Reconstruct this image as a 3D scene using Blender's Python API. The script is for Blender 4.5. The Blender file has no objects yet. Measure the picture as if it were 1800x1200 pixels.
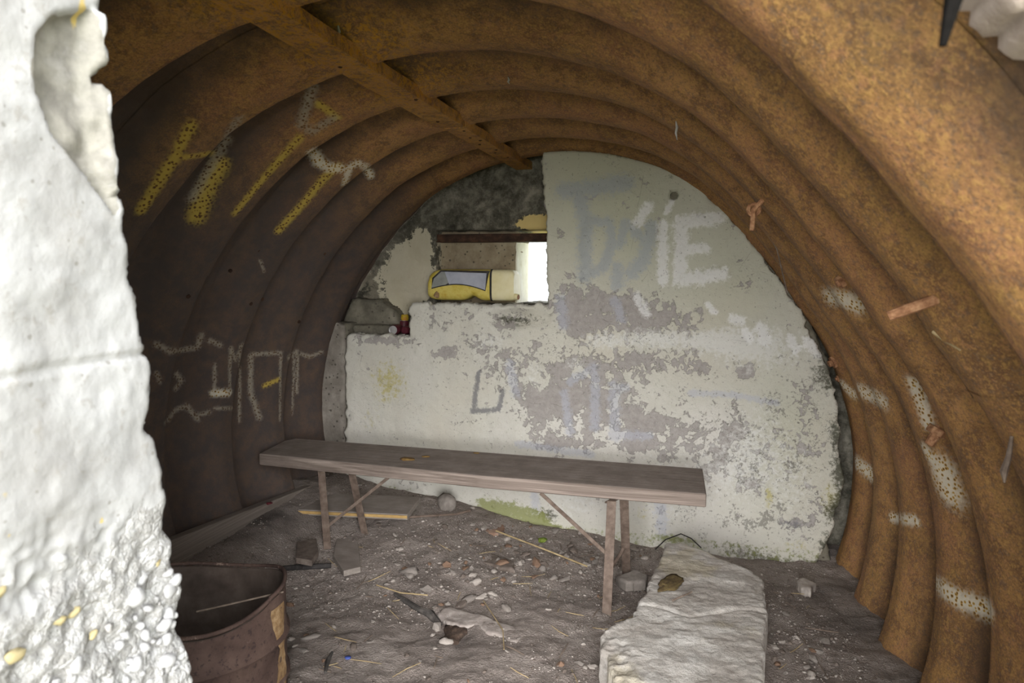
import bpy, math, random
import numpy as np
from mathutils import Vector, Matrix
random.seed(7); RNG = np.random.default_rng(7)
sc = bpy.context.scene
COL = sc.collection

# ------------------------------------------------------------------ camera
CAM = np.array([0.0, 0.0, 1.5]); FPX = 1237.0
_a = np.array([340.0, 113.0, FPX]); _a /= np.linalg.norm(_a)          # vault axis seen by the camera
_b = np.array([-4500.0, 140.0, FPX]); _b /= np.linalg.norm(_b)        # end-wall horizontal seen by the camera
_u = np.cross(_b, _a); _u /= np.linalg.norm(_u)
if _u[1] < 0: _u = -_u
_r = np.cross(_a, _u)
if _r[0] < 0: _r = -_r
ROT = np.array([_r, _a, _u])
camd = bpy.data.cameras.new('camera'); cam = bpy.data.objects.new('camera', camd); COL.objects.link(cam)
camd.sensor_width = 36.0; camd.lens = 36.0 * FPX / 1800.0
camd.clip_start = 0.02
m = Matrix.Identity(4)
for i in range(3):
    m[i][0] = ROT[i][0]; m[i][1] = ROT[i][1]; m[i][2] = -ROT[i][2]; m[i][3] = CAM[i]
cam.matrix_world = m
camd.dof.use_dof = True; camd.dof.focus_distance = 3.7; camd.dof.aperture_fstop = 5.6
sc.camera = cam

# ------------------------------------------------------------------ world, sun, exposure
w = bpy.data.worlds.new('overcast_sky'); sc.world = w; w.use_nodes = True
bg = w.node_tree.nodes['Background']
bg.inputs['Color'].default_value = (0.93, 0.97, 1.0, 1); bg.inputs['Strength'].default_value = 2.3
sd = bpy.data.lights.new('hazy_sun', 'SUN'); sd.energy = 6.9; sd.angle = math.radians(60); sd.color = (1.0, 0.985, 0.975)
so = bpy.data.objects.new('hazy_sun', sd); COL.objects.link(so)
so.location = (0.6, -4, 3.2)
so.rotation_euler = Vector((-0.20, 1.0, -0.22)).to_track_quat('-Z', 'Y').to_euler()
sc.view_settings.view_transform = 'Standard'; sc.view_settings.look = 'None'
sc.view_settings.gamma = 1.0; sc.view_settings.use_curve_mapping = False
sc.view_settings.exposure = 0.85
sc.cycles.use_denoising = True
sc.cycles.max_bounces = 10; sc.cycles.diffuse_bounces = 8

# ------------------------------------------------------------------ helpers: points, noise, colours
def ray(px, py):
    return ROT @ np.array([px - 900.0, 600.0 - py, FPX])
def at_y(px, py, Y):
    d = ray(px, py); return CAM + d * (Y / d[1])
def at_x(px, py, X):
    d = ray(px, py); return CAM + d * (X / d[0])
def at_z(px, py, Z):
    d = ray(px, py); return CAM + d * ((Z - 1.5) / d[2])
CX, CZ = -0.83, 0.61                                                  # centre of the vault's circle
PITCH, Y0, RC, RV = .48, 1.66, 1.54, 1.640                            # corrugation pitch, a crest, crest and valley radius
_DT = [-60, -40, -31, -23, -12, -1, 7, 17, 30, 42, 50, 60, 70, 90, 105, 120, 130, 140, 151, 165, 180, 194, 230]
_DR = [.26, .24, .20, .16, .12, .085, .055, .02, -.030, -.03, -.01, .035, .06, .065, .065, .06, .04, .03, .015, .015, .015, 0, 0]
def prof(y):                                                          # crest, steep far side, flat valley, long rise towards the next crest
    q = ((np.asarray(y, float) - Y0 - .035) / PITCH) % 1.0 * PITCH
    up = np.clip((q - .165) / .235, 0, 1); up = .5*up + .5*up*up*(3-2*up)
    return RC + (RV - RC) * np.clip(q / .042, 0, 1) * (1 - up)
def bulge(deg):
    d = (np.asarray(deg, float) + 130) % 360 - 130
    return np.interp(d, _DT, _DR)
def at_cyl(px, py, back=0.0):                                         # first point of the corrugated vault along a sight line
    d = ray(px, py); y = np.linspace(.5, 4.6, 4101); k = y / d[1]
    x = CAM[0] + d[0]*k; z = CAM[2] + d[2]*k; th = np.degrees(np.arctan2(z - CZ, x - CX))
    g = np.hypot(x - CX, z - CZ) - (prof(y) + bulge(th)); n = np.nonzero(g > 0)[0]
    i = n[0] if len(n) else len(y) - 1
    return np.array([x[i], y[i], z[i]]) * (1 - back) + CAM * back, float(th[i]) % 360

def srgb(h):
    h = h.lstrip('#'); v = [int(h[i:i+2], 16) / 255 for i in (0, 2, 4)]
    return tuple((x / 12.92 if x <= .04045 else ((x + .055) / 1.055) ** 2.4) for x in v) + (1.0,)

_T = np.random.default_rng(3).random((64, 64, 64)).astype(np.float32)
def vnoise(x, y, z=0.0):
    x = np.asarray(x, float); y = np.asarray(y, float); z = np.asarray(z, float) + 0 * x
    xi = np.floor(x).astype(int); yi = np.floor(y).astype(int); zi = np.floor(z).astype(int)
    fx, fy, fz = x - xi, y - yi, z - zi
    fx = fx*fx*(3-2*fx); fy = fy*fy*(3-2*fy); fz = fz*fz*(3-2*fz)
    g = lambda a, b, c: _T[(xi+a) & 63, (yi+b) & 63, (zi+c) & 63]
    l = lambda a, b, t: a + (b - a) * t
    return l(l(l(g(0,0,0), g(1,0,0), fx), l(g(0,1,0), g(1,1,0), fx), fy),
             l(l(g(0,0,1), g(1,0,1), fx), l(g(0,1,1), g(1,1,1), fx), fy), fz)
def fbm(x, y, z=0.0, s=1.0, o=4, seed=0.0):                           # -1 .. 1
    t = 0; a = 1; n = 0
    for i in range(o):
        t = t + a * (vnoise(np.asarray(x)*s + seed*7.3 + i*11.1, np.asarray(y)*s + seed*3.1 + i*5.7, np.asarray(z)*s + i*2.3) * 2 - 1)
        n += a; a *= .5; s *= 2.03
    return t / n * 1.5
def sstep(a, b, x):
    t = np.clip((np.asarray(x, float) - a) / (b - a), 0, 1); return t*t*(3-2*t)

# ------------------------------------------------------------------ helpers: objects
def mesh_data(name, V, F, mat=None, smooth=True, attrs=None):
    me = bpy.data.meshes.new(name)
    me.from_pydata([tuple(map(float, v)) for v in V], [], [tuple(map(int, f)) for f in F]); me.update()
    if mat: me.materials.append(mat)
    if smooth: me.polygons.foreach_set('use_smooth', [True] * len(me.polygons))
    for k, arr in (attrs or {}).items():
        at = me.attributes.new(k, 'FLOAT', 'POINT'); at.data.foreach_set('value', np.asarray(arr, np.float32).ravel())
    return me
def link(name, data, parent=None, loc=None):
    o = bpy.data.objects.new(name, data); COL.objects.link(o)
    if parent is not None: o.parent = parent
    if loc is not None: o.location = loc
    return o
def obj(name, V, F, mat, parent=None, smooth=True, attrs=None, loc=None):
    return link(name, mesh_data(name, V, F, mat, smooth, attrs), parent, loc)
def tag(o, label, cat, group=None):
    o['label'] = label; o['category'] = cat
    if group: o['group'] = group
    return o
def thing(name, label, cat, loc=(0, 0, 0), group=None):
    return tag(link(name, None, None, loc), label, cat, group)
def bevel(o, w=.004, seg=2, angle=True):
    b = o.modifiers.new('bevel', 'BEVEL'); b.width = w; b.segments = seg
    if angle: b.limit_method = 'ANGLE'; b.angle_limit = math.radians(40)
    return o
class MB:
    def __init__(s): s.V = []; s.F = []
    def add(s, V, F):
        k = len(s.V); s.V += [tuple(v) for v in V]; s.F += [tuple(i + k for i in f) for f in F]; return s
    def hexa(s, c):                                                   # eight corners: bottom four, top four
        return s.add(c, [(3,2,1,0), (4,5,6,7), (0,1,5,4), (1,2,6,5), (2,3,7,6), (3,0,4,7)])
    def box(s, a, b):
        x0, y0, z0 = a; x1, y1, z1 = b
        return s.hexa([(x0,y0,z0),(x1,y0,z0),(x1,y1,z0),(x0,y1,z0),(x0,y0,z1),(x1,y0,z1),(x1,y1,z1),(x0,y1,z1)])
    def bar(s, p, q, w, t, up=(0, 0, 1), off=(0, 0)):                 # rectangular bar p -> q
        p = Vector(p); q = Vector(q); d = (q - p).normalized(); a = d.cross(Vector(up)).normalized(); b = a.cross(d).normalized()
        o = a * off[0] + b * off[1]; c = []
        for e in (p, q):
            for i, j in ((-1,-1),(1,-1),(1,1),(-1,1)): c.append(tuple(e + o + a * (i*w/2) + b * (j*t/2)))
        return s.hexa(c)
    def tube(s, pts, r, n=8, caps=True):
        P = [Vector(p) for p in pts]; rr = r if hasattr(r, '__len__') else [r] * len(P); k = len(s.V); ref = None
        for i, p in enumerate(P):
            d = (P[min(i+1, len(P)-1)] - P[max(i-1, 0)]).normalized()
            if ref is None: ref = d.orthogonal().normalized()
            ref = (ref - d * ref.dot(d)); ref = ref.normalized() if ref.length > 1e-6 else d.orthogonal().normalized()
            b = d.cross(ref)
            for j in range(n):
                t = 2*math.pi*j/n; s.V.append(tuple(p + (ref*math.cos(t) + b*math.sin(t)) * rr[i]))
        for i in range(len(P)-1):
            for j in range(n):
                j2 = (j+1) % n; s.F.append((k+i*n+j, k+i*n+j2, k+(i+1)*n+j2, k+(i+1)*n+j))
        if caps:
            s.F.append(tuple(k + j for j in reversed(range(n)))); e = k + (len(P)-1)*n; s.F.append(tuple(e + j for j in range(n)))
        return s
    def prism(s, poly, z0, z1):
        n = len(poly); k = len(s.V)
        s.V += [(p[0], p[1], (z0[i] if hasattr(z0,'__len__') else z0)) for i, p in enumerate(poly)]
        s.V += [(p[0], p[1], (z1[i] if hasattr(z1,'__len__') else z1)) for i, p in enumerate(poly)]
        s.F.append(tuple(k+i for i in reversed(range(n)))); s.F.append(tuple(k+n+i for i in range(n)))
        for i in range(n): j = (i+1) % n; s.F.append((k+i, k+j, k+n+j, k+n+i))
        return s
    def lathe(s, prof, n=32, axis='z', c=(0,0,0)):
        k = len(s.V)
        for r, h in prof:
            for j in range(n):
                t = 2*math.pi*j/n; a, b = r*math.cos(t), r*math.sin(t)
                v = {'z': (a, b, h), 'y': (a, h, b), 'x': (h, a, b)}[axis]
                s.V.append(tuple(v[i] + c[i] for i in range(3)))
        for i in range(len(prof)-1):
            for j in range(n):
                j2 = (j+1) % n; s.F.append((k+i*n+j, k+i*n+j2, k+(i+1)*n+j2, k+(i+1)*n+j))
        return s
    def obj(s, name, mat, parent=None, smooth=False, loc=None):
        return obj(name, s.V, s.F, mat, parent, smooth, None, loc)
def smooth_angle(o, deg=35):
    o.data.polygons.foreach_set('use_smooth', [True]*len(o.data.polygons)); o.data.set_sharp_from_angle(angle=math.radians(deg)); return o

def poly_sd(U, V, poly):                                              # signed distance, inside positive
    P = np.asarray(poly, float); D = np.full(U.shape, 1e9); ins = np.zeros(U.shape, bool)
    for i in range(len(P)):
        a, b = P[i], P[(i+1) % len(P)]; e = b - a; L = e @ e + 1e-12
        t = np.clip(((U-a[0])*e[0] + (V-a[1])*e[1]) / L, 0, 1)
        D = np.minimum(D, (U-a[0]-t*e[0])**2 + (V-a[1]-t*e[1])**2)
        c = (a[1] > V) != (b[1] > V)
        if abs(e[1]) > 1e-12: ins ^= c & (U < a[0] + (V-a[1]) * e[0] / e[1])
    return np.where(ins, 1, -1) * np.sqrt(D)
def seg_dist(U, V, pts):
    P = np.asarray(pts, float); D = np.full(U.shape, 1e9)
    for a, b in zip(P[:-1], P[1:]):
        e = b - a; t = np.clip(((U-a[0])*e[0] + (V-a[1])*e[1]) / (e @ e + 1e-12), 0, 1)
        D = np.minimum(D, (U-a[0]-t*e[0])**2 + (V-a[1]-t*e[1])**2)
    return np.sqrt(D)

def patch(name, poly, plane, pos, depth, mat, parent=None, res=.009, rag=.006, rag_s=18, round_=.02, relief=.004, rel_s=9,
          hole=None, clip=None, extra=None, attr=None, sd_extra=None, dep=None):
    """A slab with a ragged outline and a relief face. plane 'y': u=X v=Z, face looks to -Y; 'x': u=Y v=Z, face to +X; 'z': u=X v=Y, face up."""
    P = np.asarray(poly, float); lo = P.min(0) - 2*res; hi = P.max(0) + 2*res
    us = np.arange(lo[0], hi[0], res); vs = np.arange(lo[1], hi[1], res)
    U, V = np.meshgrid(us, vs, indexing='ij')
    S = poly_sd(U, V, P)
    if hole is not None: S = np.minimum(S, -poly_sd(U, V, hole))
    S = S + rag * fbm(U, V, pos, rag_s, 5, seed=len(name))
    if sd_extra is not None: S = np.minimum(S, sd_extra(U, V))
    if clip is not None: S = np.minimum(S, clip(U, V))
    gu, gv = np.gradient(S, res); gl = np.sqrt(gu*gu + gv*gv) + 1e-6
    keep = S > -res * .8
    cell = keep[:-1,:-1] & keep[1:,:-1] & keep[:-1,1:] & keep[1:,1:]
    mv = np.where(S < res*.35, np.clip(-S, -res, res), 0)
    U2 = U + mv*gu/gl; V2 = V + mv*gv/gl
    q = np.clip(1 - np.clip(S, 0, None)/round_, 0, 1)
    off = round_ * (1 - np.sqrt(np.clip(1 - q*q, 0, 1)))              # how far the face falls back
    off = off - relief * fbm(U, V, pos, rel_s, 6, seed=2.0)
    if extra is not None: off = off + extra(U2, V2)
    def p3(u, v, o):
        if plane == 'y': return np.stack([u, pos + o, v], -1)
        if plane == 'x': return np.stack([pos - o, u, v], -1)
        return np.stack([u, v, pos - o], -1)
    used = np.zeros(U.shape, bool)
    used[:-1,:-1] |= cell; used[1:,:-1] |= cell; used[:-1,1:] |= cell; used[1:,1:] |= cell
    idx = np.full(U.shape, -1); idx[used] = np.arange(used.sum())
    front = p3(U2, V2, off)[used]
    ii, jj = np.nonzero(cell)
    F = np.stack([idx[ii,jj], idx[ii+1,jj], idx[ii+1,jj+1], idx[ii,jj+1]], -1)
    E = np.concatenate([F[:,[0,1]], F[:,[1,2]], F[:,[2,3]], F[:,[3,0]]]); key = np.sort(E, 1); kk = key[:,0].astype(np.int64)*10**7 + key[:,1]
    un, inv, cnt = np.unique(kk, return_inverse=True, return_counts=True); be = E[cnt[inv] == 1]
    nb = np.unique(be); bidx = {int(v): i for i, v in enumerate(nb)}; n0 = len(front)
    steps = 5
    rings = [front]; Uu, Vu = U2[used][nb], V2[used][nb]; O0 = off[used][nb]
    for k in range(1, steps + 1):
        t = k / steps; o = O0 + (depth - O0) * t
        jit = (.35*rag if k < steps else 0) * fbm(Uu*1.0, Vu, o, 30, 3, seed=1.0)
        rings.append(p3(Uu + jit, Vu + jit, o))
    V3 = np.concatenate(rings); FL = [tuple(f) for f in F]
    nbn = len(nb)
    for a, b in be:
        ia, ib = bidx[int(a)], bidx[int(b)]; pa, pb = int(a), int(b)
        for k in range(steps):
            na, nb_ = n0 + k*nbn + ia, n0 + k*nbn + ib
            FL.append((pb, pa, na, nb_)); pa, pb = na, nb_
    A = {}
    if attr is not None:
        for k, arr in attr(U2, V2).items():
            av = np.asarray(arr)[used]; A[k] = np.concatenate([av] + [av[nb]] * steps)
    return obj(name, V3, FL, mat, parent, True, A)

# ------------------------------------------------------------------ helpers: materials
class NT:
    def __init__(s, name, rough=.9):
        s.m = bpy.data.materials.new(name); s.m.use_nodes = True; s.t = s.m.node_tree; s.n = s.t.nodes; s.l = s.t.links
        s.b = s.n['Principled BSDF']; s.b.inputs['Roughness'].default_value = rough; s.b.inputs['Specular IOR Level'].default_value = .25
        s.co = s.n.new('ShaderNodeTexCoord').outputs['Object']
    def put(s, sock, v):
        if isinstance(v, bpy.types.NodeSocket): s.l.new(v, sock)
        else: sock.default_value = v
    def mapping(s, scale=(1,1,1), rot=(0,0,0), co=None):
        n = s.n.new('ShaderNodeMapping'); n.inputs['Scale'].default_value = scale; n.inputs['Rotation'].default_value = rot
        s.l.new(co or s.co, n.inputs[0]); return n.outputs[0]
    def noise(s, scale, detail=5, rough=.55, co=None, dist=0.0, out='Fac'):
        n = s.n.new('ShaderNodeTexNoise'); n.inputs['Scale'].default_value = scale; n.inputs['Detail'].default_value = detail
        n.inputs['Roughness'].default_value = rough; n.inputs['Distortion'].default_value = dist
        s.l.new(co or s.co, n.inputs['Vector']); return n.outputs[out]
    def voro(s, scale, co=None, feature='F1', out='Distance', rand=1.0):
        n = s.n.new('ShaderNodeTexVoronoi'); n.feature = feature; n.inputs['Scale'].default_value = scale; n.inputs['Randomness'].default_value = rand
        s.l.new(co or s.co, n.inputs['Vector']); return n.outputs[out]
    def wave(s, scale, dist=4, det=3, dscale=1.0, co=None, dirn='Z'):
        n = s.n.new('ShaderNodeTexWave'); n.bands_direction = dirn; n.inputs['Scale'].default_value = scale; n.inputs['Distortion'].default_value = dist
        n.inputs['Detail'].default_value = det; n.inputs['Detail Scale'].default_value = dscale; s.l.new(co or s.co, n.inputs['Vector']); return n.outputs['Fac']
    def attr(s, name):
        n = s.n.new('ShaderNodeAttribute'); n.attribute_name = name; return n.outputs['Fac']
    def math(s, op, a, b=0.0, clamp=False):
        n = s.n.new('ShaderNodeMath'); n.operation = op; n.use_clamp = clamp; s.put(n.inputs[0], a); s.put(n.inputs[1], b); return n.outputs[0]
    def step(s, x, a, b):
        n = s.n.new('ShaderNodeMapRange'); n.interpolation_type = 'SMOOTHSTEP'; s.put(n.inputs['Value'], x)
        n.inputs['From Min'].default_value = a; n.inputs['From Max'].default_value = b; return n.outputs[0]
    def ramp(s, x, stops):
        n = s.n.new('ShaderNodeValToRGB'); e = n.color_ramp.elements; s.l.new(x, n.inputs[0])
        while len(e) < len(stops): e.new(.5)
        for i, (p, c) in enumerate(stops): e[i].position = p; e[i].color = srgb(c)
        return n.outputs[0]
    def mix(s, f, a, b, mode='MIX'):
        n = s.n.new('ShaderNodeMix'); n.data_type = 'RGBA'; n.blend_type = mode; s.put(n.inputs['Factor'], f)
        for k, v in ((6, a), (7, b)): s.put(n.inputs[k], srgb(v) if isinstance(v, str) else v)
        return n.outputs[2]
    def out(s, color, bump=None, strength=.3, dist=.01, rough=None):
        s.put(s.b.inputs['Base Color'], srgb(color) if isinstance(color, str) else color)
        if rough is not None: s.put(s.b.inputs['Roughness'], rough)
        if bump is not None:
            n = s.n.new('ShaderNodeBump'); n.inputs['Strength'].default_value = strength; n.inputs['Distance'].default_value = dist
            s.l.new(bump, n.inputs['Height']); s.l.new(n.outputs[0], s.b.inputs['Normal'])
        return s.m

def mat_simple(name, cols, scale=20, rough=.9, bump=.3, dist=.004, metal=0.0, det=6):
    t = NT(name, rough); n = t.noise(scale, det, .6); k = len(cols)
    c = t.ramp(n, [(.32 + .36*i/max(1, k-1), h) for i, h in enumerate(cols)])
    t.b.inputs['Metallic'].default_value = metal
    return t.out(c, t.noise(scale*3, 6, .65), bump, dist)

def mat_rust(name='rusted_corrugated_steel', base=('#7c5c3e', '#957046', '#a47b4e', '#ae855a')):
    t = NT(name, .82)
    big = t.noise(2.2, 6, .6); mid = t.noise(14, 6, .65); fine = t.noise(75, 4, .6); grain = t.noise(42, 3, .6, co=t.mapping((1, 1, 1), (.5, .3, .8)))
    c = t.ramp(big, list(zip((.30, .47, .62, .8), base)))
    tiny = t.noise(190, 3, .6)
    c = t.mix(t.math('MULTIPLY', t.step(mid, .46, .60), .7), c, '#6b4e36')
    c = t.mix(t.math('MULTIPLY', t.step(t.noise(9, 5, .6), .52, .66), .4), c, '#a07e48')
    c = t.mix(t.math('MULTIPLY', t.step(t.noise(3.1, 6, .65), .48, .62), .5), c, '#9f7052')
    c = t.mix(t.math('MULTIPLY', t.step(fine, .54, .63), .45), c, '#bd9556')
    c = t.mix(t.math('MULTIPLY', t.step(fine, .46, .38), .5), c, '#6a5a4e')
    c = t.mix(t.math('MULTIPLY', t.step(grain, .58, .65), .35), c, '#b3805a')
    c = t.mix(t.math('MULTIPLY', t.step(tiny, .56, .62), .5), c, '#b98c58')
    c = t.mix(t.math('MULTIPLY', t.step(tiny, .44, .38), .5), c, '#5d493a')
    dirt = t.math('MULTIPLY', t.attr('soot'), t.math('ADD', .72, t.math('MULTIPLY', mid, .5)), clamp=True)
    c = t.mix(dirt, c, '#4b4442')  # tones the sheets darker where the mask is high
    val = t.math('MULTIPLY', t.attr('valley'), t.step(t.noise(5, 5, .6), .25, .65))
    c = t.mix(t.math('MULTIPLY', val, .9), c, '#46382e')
    flake = t.math('MULTIPLY', t.attr('flake'), t.step(t.noise(60, 5, .7, co=t.mapping((1, .8, 1))), .50, .57))
    c = t.mix(t.math('MULTIPLY', flake, .85), c, '#c08c2e')
    dots = t.math('ADD', t.voro(72), t.math('MULTIPLY', t.math('SUBTRACT', fine, .5), .5))
    jag = t.math('MULTIPLY', t.math('SUBTRACT', t.noise(60, 5, .65), .5), .8)
    for an, col, rim in (('yellow', '#c4ab4c', '#80601e'), ('white', '#dcd6c4', '#b8923a'), ('grey', '#a39b8c', '#75644a')):
        a = t.step(t.math('ADD', t.attr(an), t.math('MULTIPLY', jag, t.step(t.attr(an), .0, .2))), .12, 1.0)
        pc = t.mix(t.step(dots, .46, .30), col, rim); pc = t.mix(t.step(dots, .27, .17), pc, '#4e3322')
        c = t.mix(t.math('MULTIPLY', a, .78), c, pc)
    h = t.math('ADD', t.math('MULTIPLY', fine, .7), mid)
    return t.out(c, h, .45, .006, t.math('ADD', .62, t.math('MULTIPLY', fine, .3)))

def mat_plaster():
    t = NT('peeling_limewash_plaster', .93)
    n1 = t.noise(7, 9, .62); n2 = t.noise(26, 9, .68, dist=.4); n3 = t.noise(95, 5, .6); big = t.noise(1.6, 4, .5)
    pe = t.math('ADD', t.attr('peel'), t.math('ADD', t.math('MULTIPLY', t.math('SUBTRACT', n1, .5), 3.4), t.math('MULTIPLY', t.math('SUBTRACT', n2, .5), 3.2)))
    pm = t.step(pe, .47, .53)
    paint = t.ramp(big, [(.3, '#cbc5b6'), (.5, '#cac7bc'), (.7, '#d3cfc7')])
    paint = t.mix(t.math('MULTIPLY', t.attr('green'), .75), paint, '#b4b69c')
    paint = t.mix(t.math('MULTIPLY', t.step(n2, .5, .7), .25), paint, '#b9b6a4')
    conc = t.ramp(n2, [(.3, '#97918d'), (.55, '#a7a19c'), (.75, '#b3ada7')])
    c = t.mix(pm, paint, conc)
    # over-painted bands and old lettering
    jag = t.math('MULTIPLY', t.math('SUBTRACT', t.noise(34, 8, .72), .5), 2.6)
    for an, col, amt in (('haze', '#dcdbd6', .75), ('blue', '#a8aeb4', .65), ('white', '#efeeec', .75), ('dark', '#6a6a70', .75), ('lilac', '#b4b7c4', .5)):
        a = t.step(t.math('ADD', t.attr(an), t.math('MULTIPLY', jag, t.step(t.attr(an), 0, .3))), .2, .85)
        c = t.mix(t.math('MULTIPLY', a, amt), c, col)
    for an, col, amt in (('yellow', '#b3a85a', .7), ('mould', '#4a4a3c', .9), ('moss', '#878b52', .85)):
        a = t.step(t.math('ADD', t.attr(an), t.math('MULTIPLY', jag, t.step(t.attr(an), 0, .3))), .25, .8)
        c = t.mix(t.math('MULTIPLY', a, amt), c, col)
    spots = t.math('MULTIPLY', t.step(t.noise(44, 6, .7), .655, .69), t.step(n1, .42, .55))
    c = t.mix(t.math('MULTIPLY', spots, .8), c, '#625d52')
    sp2 = t.step(t.math('ADD', t.noise(60, 8, .72), t.math('MULTIPLY', t.math('MULTIPLY', t.attr('mottle'), t.step(t.noise(9, 6, .7), .46, .62)), .15)), .60, .65)
    c = t.mix(t.math('MULTIPLY', sp2, .7), c, '#7b776f')
    crack = t.step(t.voro(3.2, co=t.mapping(), feature='DISTANCE_TO_EDGE'), .004, .0)
    c = t.mix(t.math('MULTIPLY', t.math('MULTIPLY', crack, t.step(n1, .5, .6)), .6), c, '#6a655a')
    h = t.math('ADD', t.math('MULTIPLY', pm, -.5), t.math('ADD', t.math('MULTIPLY', n2, .5), t.math('MULTIPLY', n3, .25)))
    h = t.math('ADD', h, t.math('MULTIPLY', t.math('MULTIPLY', t.math('ADD', t.attr('white'), t.attr('blue')), t.noise(22, 8, .75, dist=1.0)), .9))
    return t.out(c, h, .8, .012)

def mat_concrete(name, lo, mid, hi, pit=True, scale=9, bump=.6):
    t = NT(name, .95); n1 = t.noise(scale, 9, .65); n2 = t.noise(scale*5, 7, .65)
    c = t.ramp(n1, [(.32, lo), (.5, mid), (.7, hi)])
    c = t.mix(t.math('MULTIPLY', t.step(n2, .55, .7), .35), c, hi)
    h = t.math('ADD', n1, t.math('MULTIPLY', n2, .6))
    if pit:
        p = t.step(t.math('ADD', t.voro(28), t.math('MULTIPLY', t.math('SUBTRACT', n2, .5), .4)), .2, .12)
        c = t.mix(t.math('MULTIPLY', p, .75), c, '#4c463f'); h = t.math('SUBTRACT', h, t.math('MULTIPLY', p, .6))
    return t.out(c, h, bump, .01)

def mat_slab():
    t = NT('chalky_concrete', .95); n1 = t.noise(4.5, 8, .65, dist=.4); n2 = t.noise(22, 9, .72); n3 = t.noise(90, 5, .7)
    c = t.ramp(n1, [(.32, '#a59d95'), (.46, '#bdb6ae'), (.58, '#cbc6bf'), (.72, '#d8d4ce')])
    c = t.mix(t.math('MULTIPLY', t.step(n2, .53, .62), .5), c, '#918a83')
    c = t.mix(t.math('MULTIPLY', t.step(t.noise(3, 5, .6), .54, .64), .4), c, '#b5a883')
    c = t.mix(t.math('MULTIPLY', t.step(n3, .60, .66), .5), c, '#77716a')
    return t.out(c, t.math('ADD', t.math('ADD', n2, n1), t.math('MULTIPLY', n3, .4)), .8, .014)

def mat_drum():
    t = NT('rusted_drum_steel', .8); n1 = t.noise(7, 7, .65); n2 = t.noise(60, 7, .7)
    c = t.ramp(n1, [(.32, '#4a3a34'), (.5, '#5c4a43'), (.68, '#6e5a50')])
    c = t.mix(t.math('MULTIPLY', t.step(n2, .56, .64), t.step(t.noise(5, 5, .6), .46, .6)), c, '#9a8578')
    c = t.mix(t.math('MULTIPLY', t.step(n2, .45, .38), .6), c, '#33292a')
    return t.out(c, n2, .5, .005)

def mat_soot_wall():
    t = NT('soot_stained_concrete', .95); n1 = t.noise(5, 9, .68, dist=.5); n2 = t.noise(22, 9, .74); n3 = t.noise(70, 6, .7)
    mx = t.math('ADD', t.math('MULTIPLY', n1, .55), t.math('MULTIPLY', n2, .45))
    base = t.ramp(mx, [(.36, '#37342d'), (.46, '#58554a'), (.54, '#7b766a'), (.64, '#a09a8b')])
    base = t.mix(t.math('MULTIPLY', t.step(n3, .58, .66), .5), base, '#8e897c')
    bare = t.ramp(n2, [(.3, '#6b6558'), (.6, '#8a8373'), (.8, '#9b9484')])
    j = t.math('ADD', t.math('MULTIPLY', t.math('SUBTRACT', n1, .5), 3.0), t.math('MULTIPLY', t.math('SUBTRACT', n2, .5), 2.6))
    c = t.mix(t.step(t.math('ADD', t.attr('bare'), j), .4, .65), base, bare)
    c = t.mix(t.step(t.math('ADD', t.attr('cream'), j), .47, .53), c, t.ramp(n1, [(.3, '#bdb49b'), (.7, '#cbc3ad')]))
    c = t.mix(t.step(t.math('ADD', t.attr('warm'), j), .45, .6), c, '#d8bf80')  # yellow tint standing in for bounced window light above the lintel
    return t.out(c, t.math('ADD', n1, t.math('MULTIPLY', n2, .8)), .7, .012)

def mat_jamb():
    t = NT('pale_weathered_concrete', .93); n1 = t.noise(6, 8, .6); n2 = t.noise(30, 8, .65); n3 = t.noise(2.5, 4, .5)
    c = t.ramp(n1, [(.3, '#93918f'), (.5, '#a6a5a4'), (.7, '#b3b2b2')])
    c = t.mix(t.math('MULTIPLY', t.step(n2, .56, .66), .6), c, '#8f8b85')
    c = t.mix(t.math('MULTIPLY', t.step(t.math('ADD', t.attr('spall'), t.math('MULTIPLY', t.math('SUBTRACT', n2, .5), .8)), .4, .6), .9), c, t.ramp(n2, [(.3, '#6c6861'), (.5, '#827e75'), (.7, '#99958b')]))
    p = t.step(t.math('ADD', t.voro(36), t.math('MULTIPLY', t.math('SUBTRACT', n2, .5), .5)), .12, .06)
    c = t.mix(t.math('MULTIPLY', p, .6), c, '#77736c')
    wob = t.mix(.035, t.co, t.noise(30, 5, .6, out='Color'))
    ed = t.voro(62, co=wob, feature='DISTANCE_TO_EDGE'); cs = t.n.new('ShaderNodeSeparateColor'); t.l.new(t.voro(62, co=wob, out='Color'), cs.inputs[0]); cell = t.ramp(cs.outputs[0], [(.0, '#94928f'), (.35, '#a9a7a5'), (.7, '#b7b6b5'), (1.0, '#c4c3c2')])
    ed2 = t.voro(130, co=wob, feature='DISTANCE_TO_EDGE')
    rub = t.step(t.math('ADD', t.attr('rubble'), t.math('MULTIPLY', t.math('SUBTRACT', n2, .5), 1.6)), .35, .6)
    c = t.mix(t.math('MULTIPLY', rub, .7), c, cell)
    c = t.mix(t.math('MULTIPLY', rub, t.math('MULTIPLY', t.step(ed, .07, .0), .7)), c, '#8b8883')
    c = t.mix(t.math('MULTIPLY', rub, t.math('MULTIPLY', t.step(ed2, .10, .0), .4)), c, '#8d8a85')
    c = t.mix(t.math('MULTIPLY', t.step(t.noise(14, 8, .7), .56, .66), .4), c, '#9b9894')
    c = t.mix(t.math('MULTIPLY', t.step(t.math('ADD', t.attr('lichen'), t.math('MULTIPLY', t.math('SUBTRACT', n2, .5), 1.0)), .5, .7), .9), c, '#c0a862')
    return t.out(c, t.math('ADD', t.math('ADD', n1, n2), t.math('MULTIPLY', rub, t.math('ADD', t.step(ed, 0, .25), t.math('MULTIPLY', t.step(ed2, 0, .25), .5)))), .45, .006)

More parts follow.
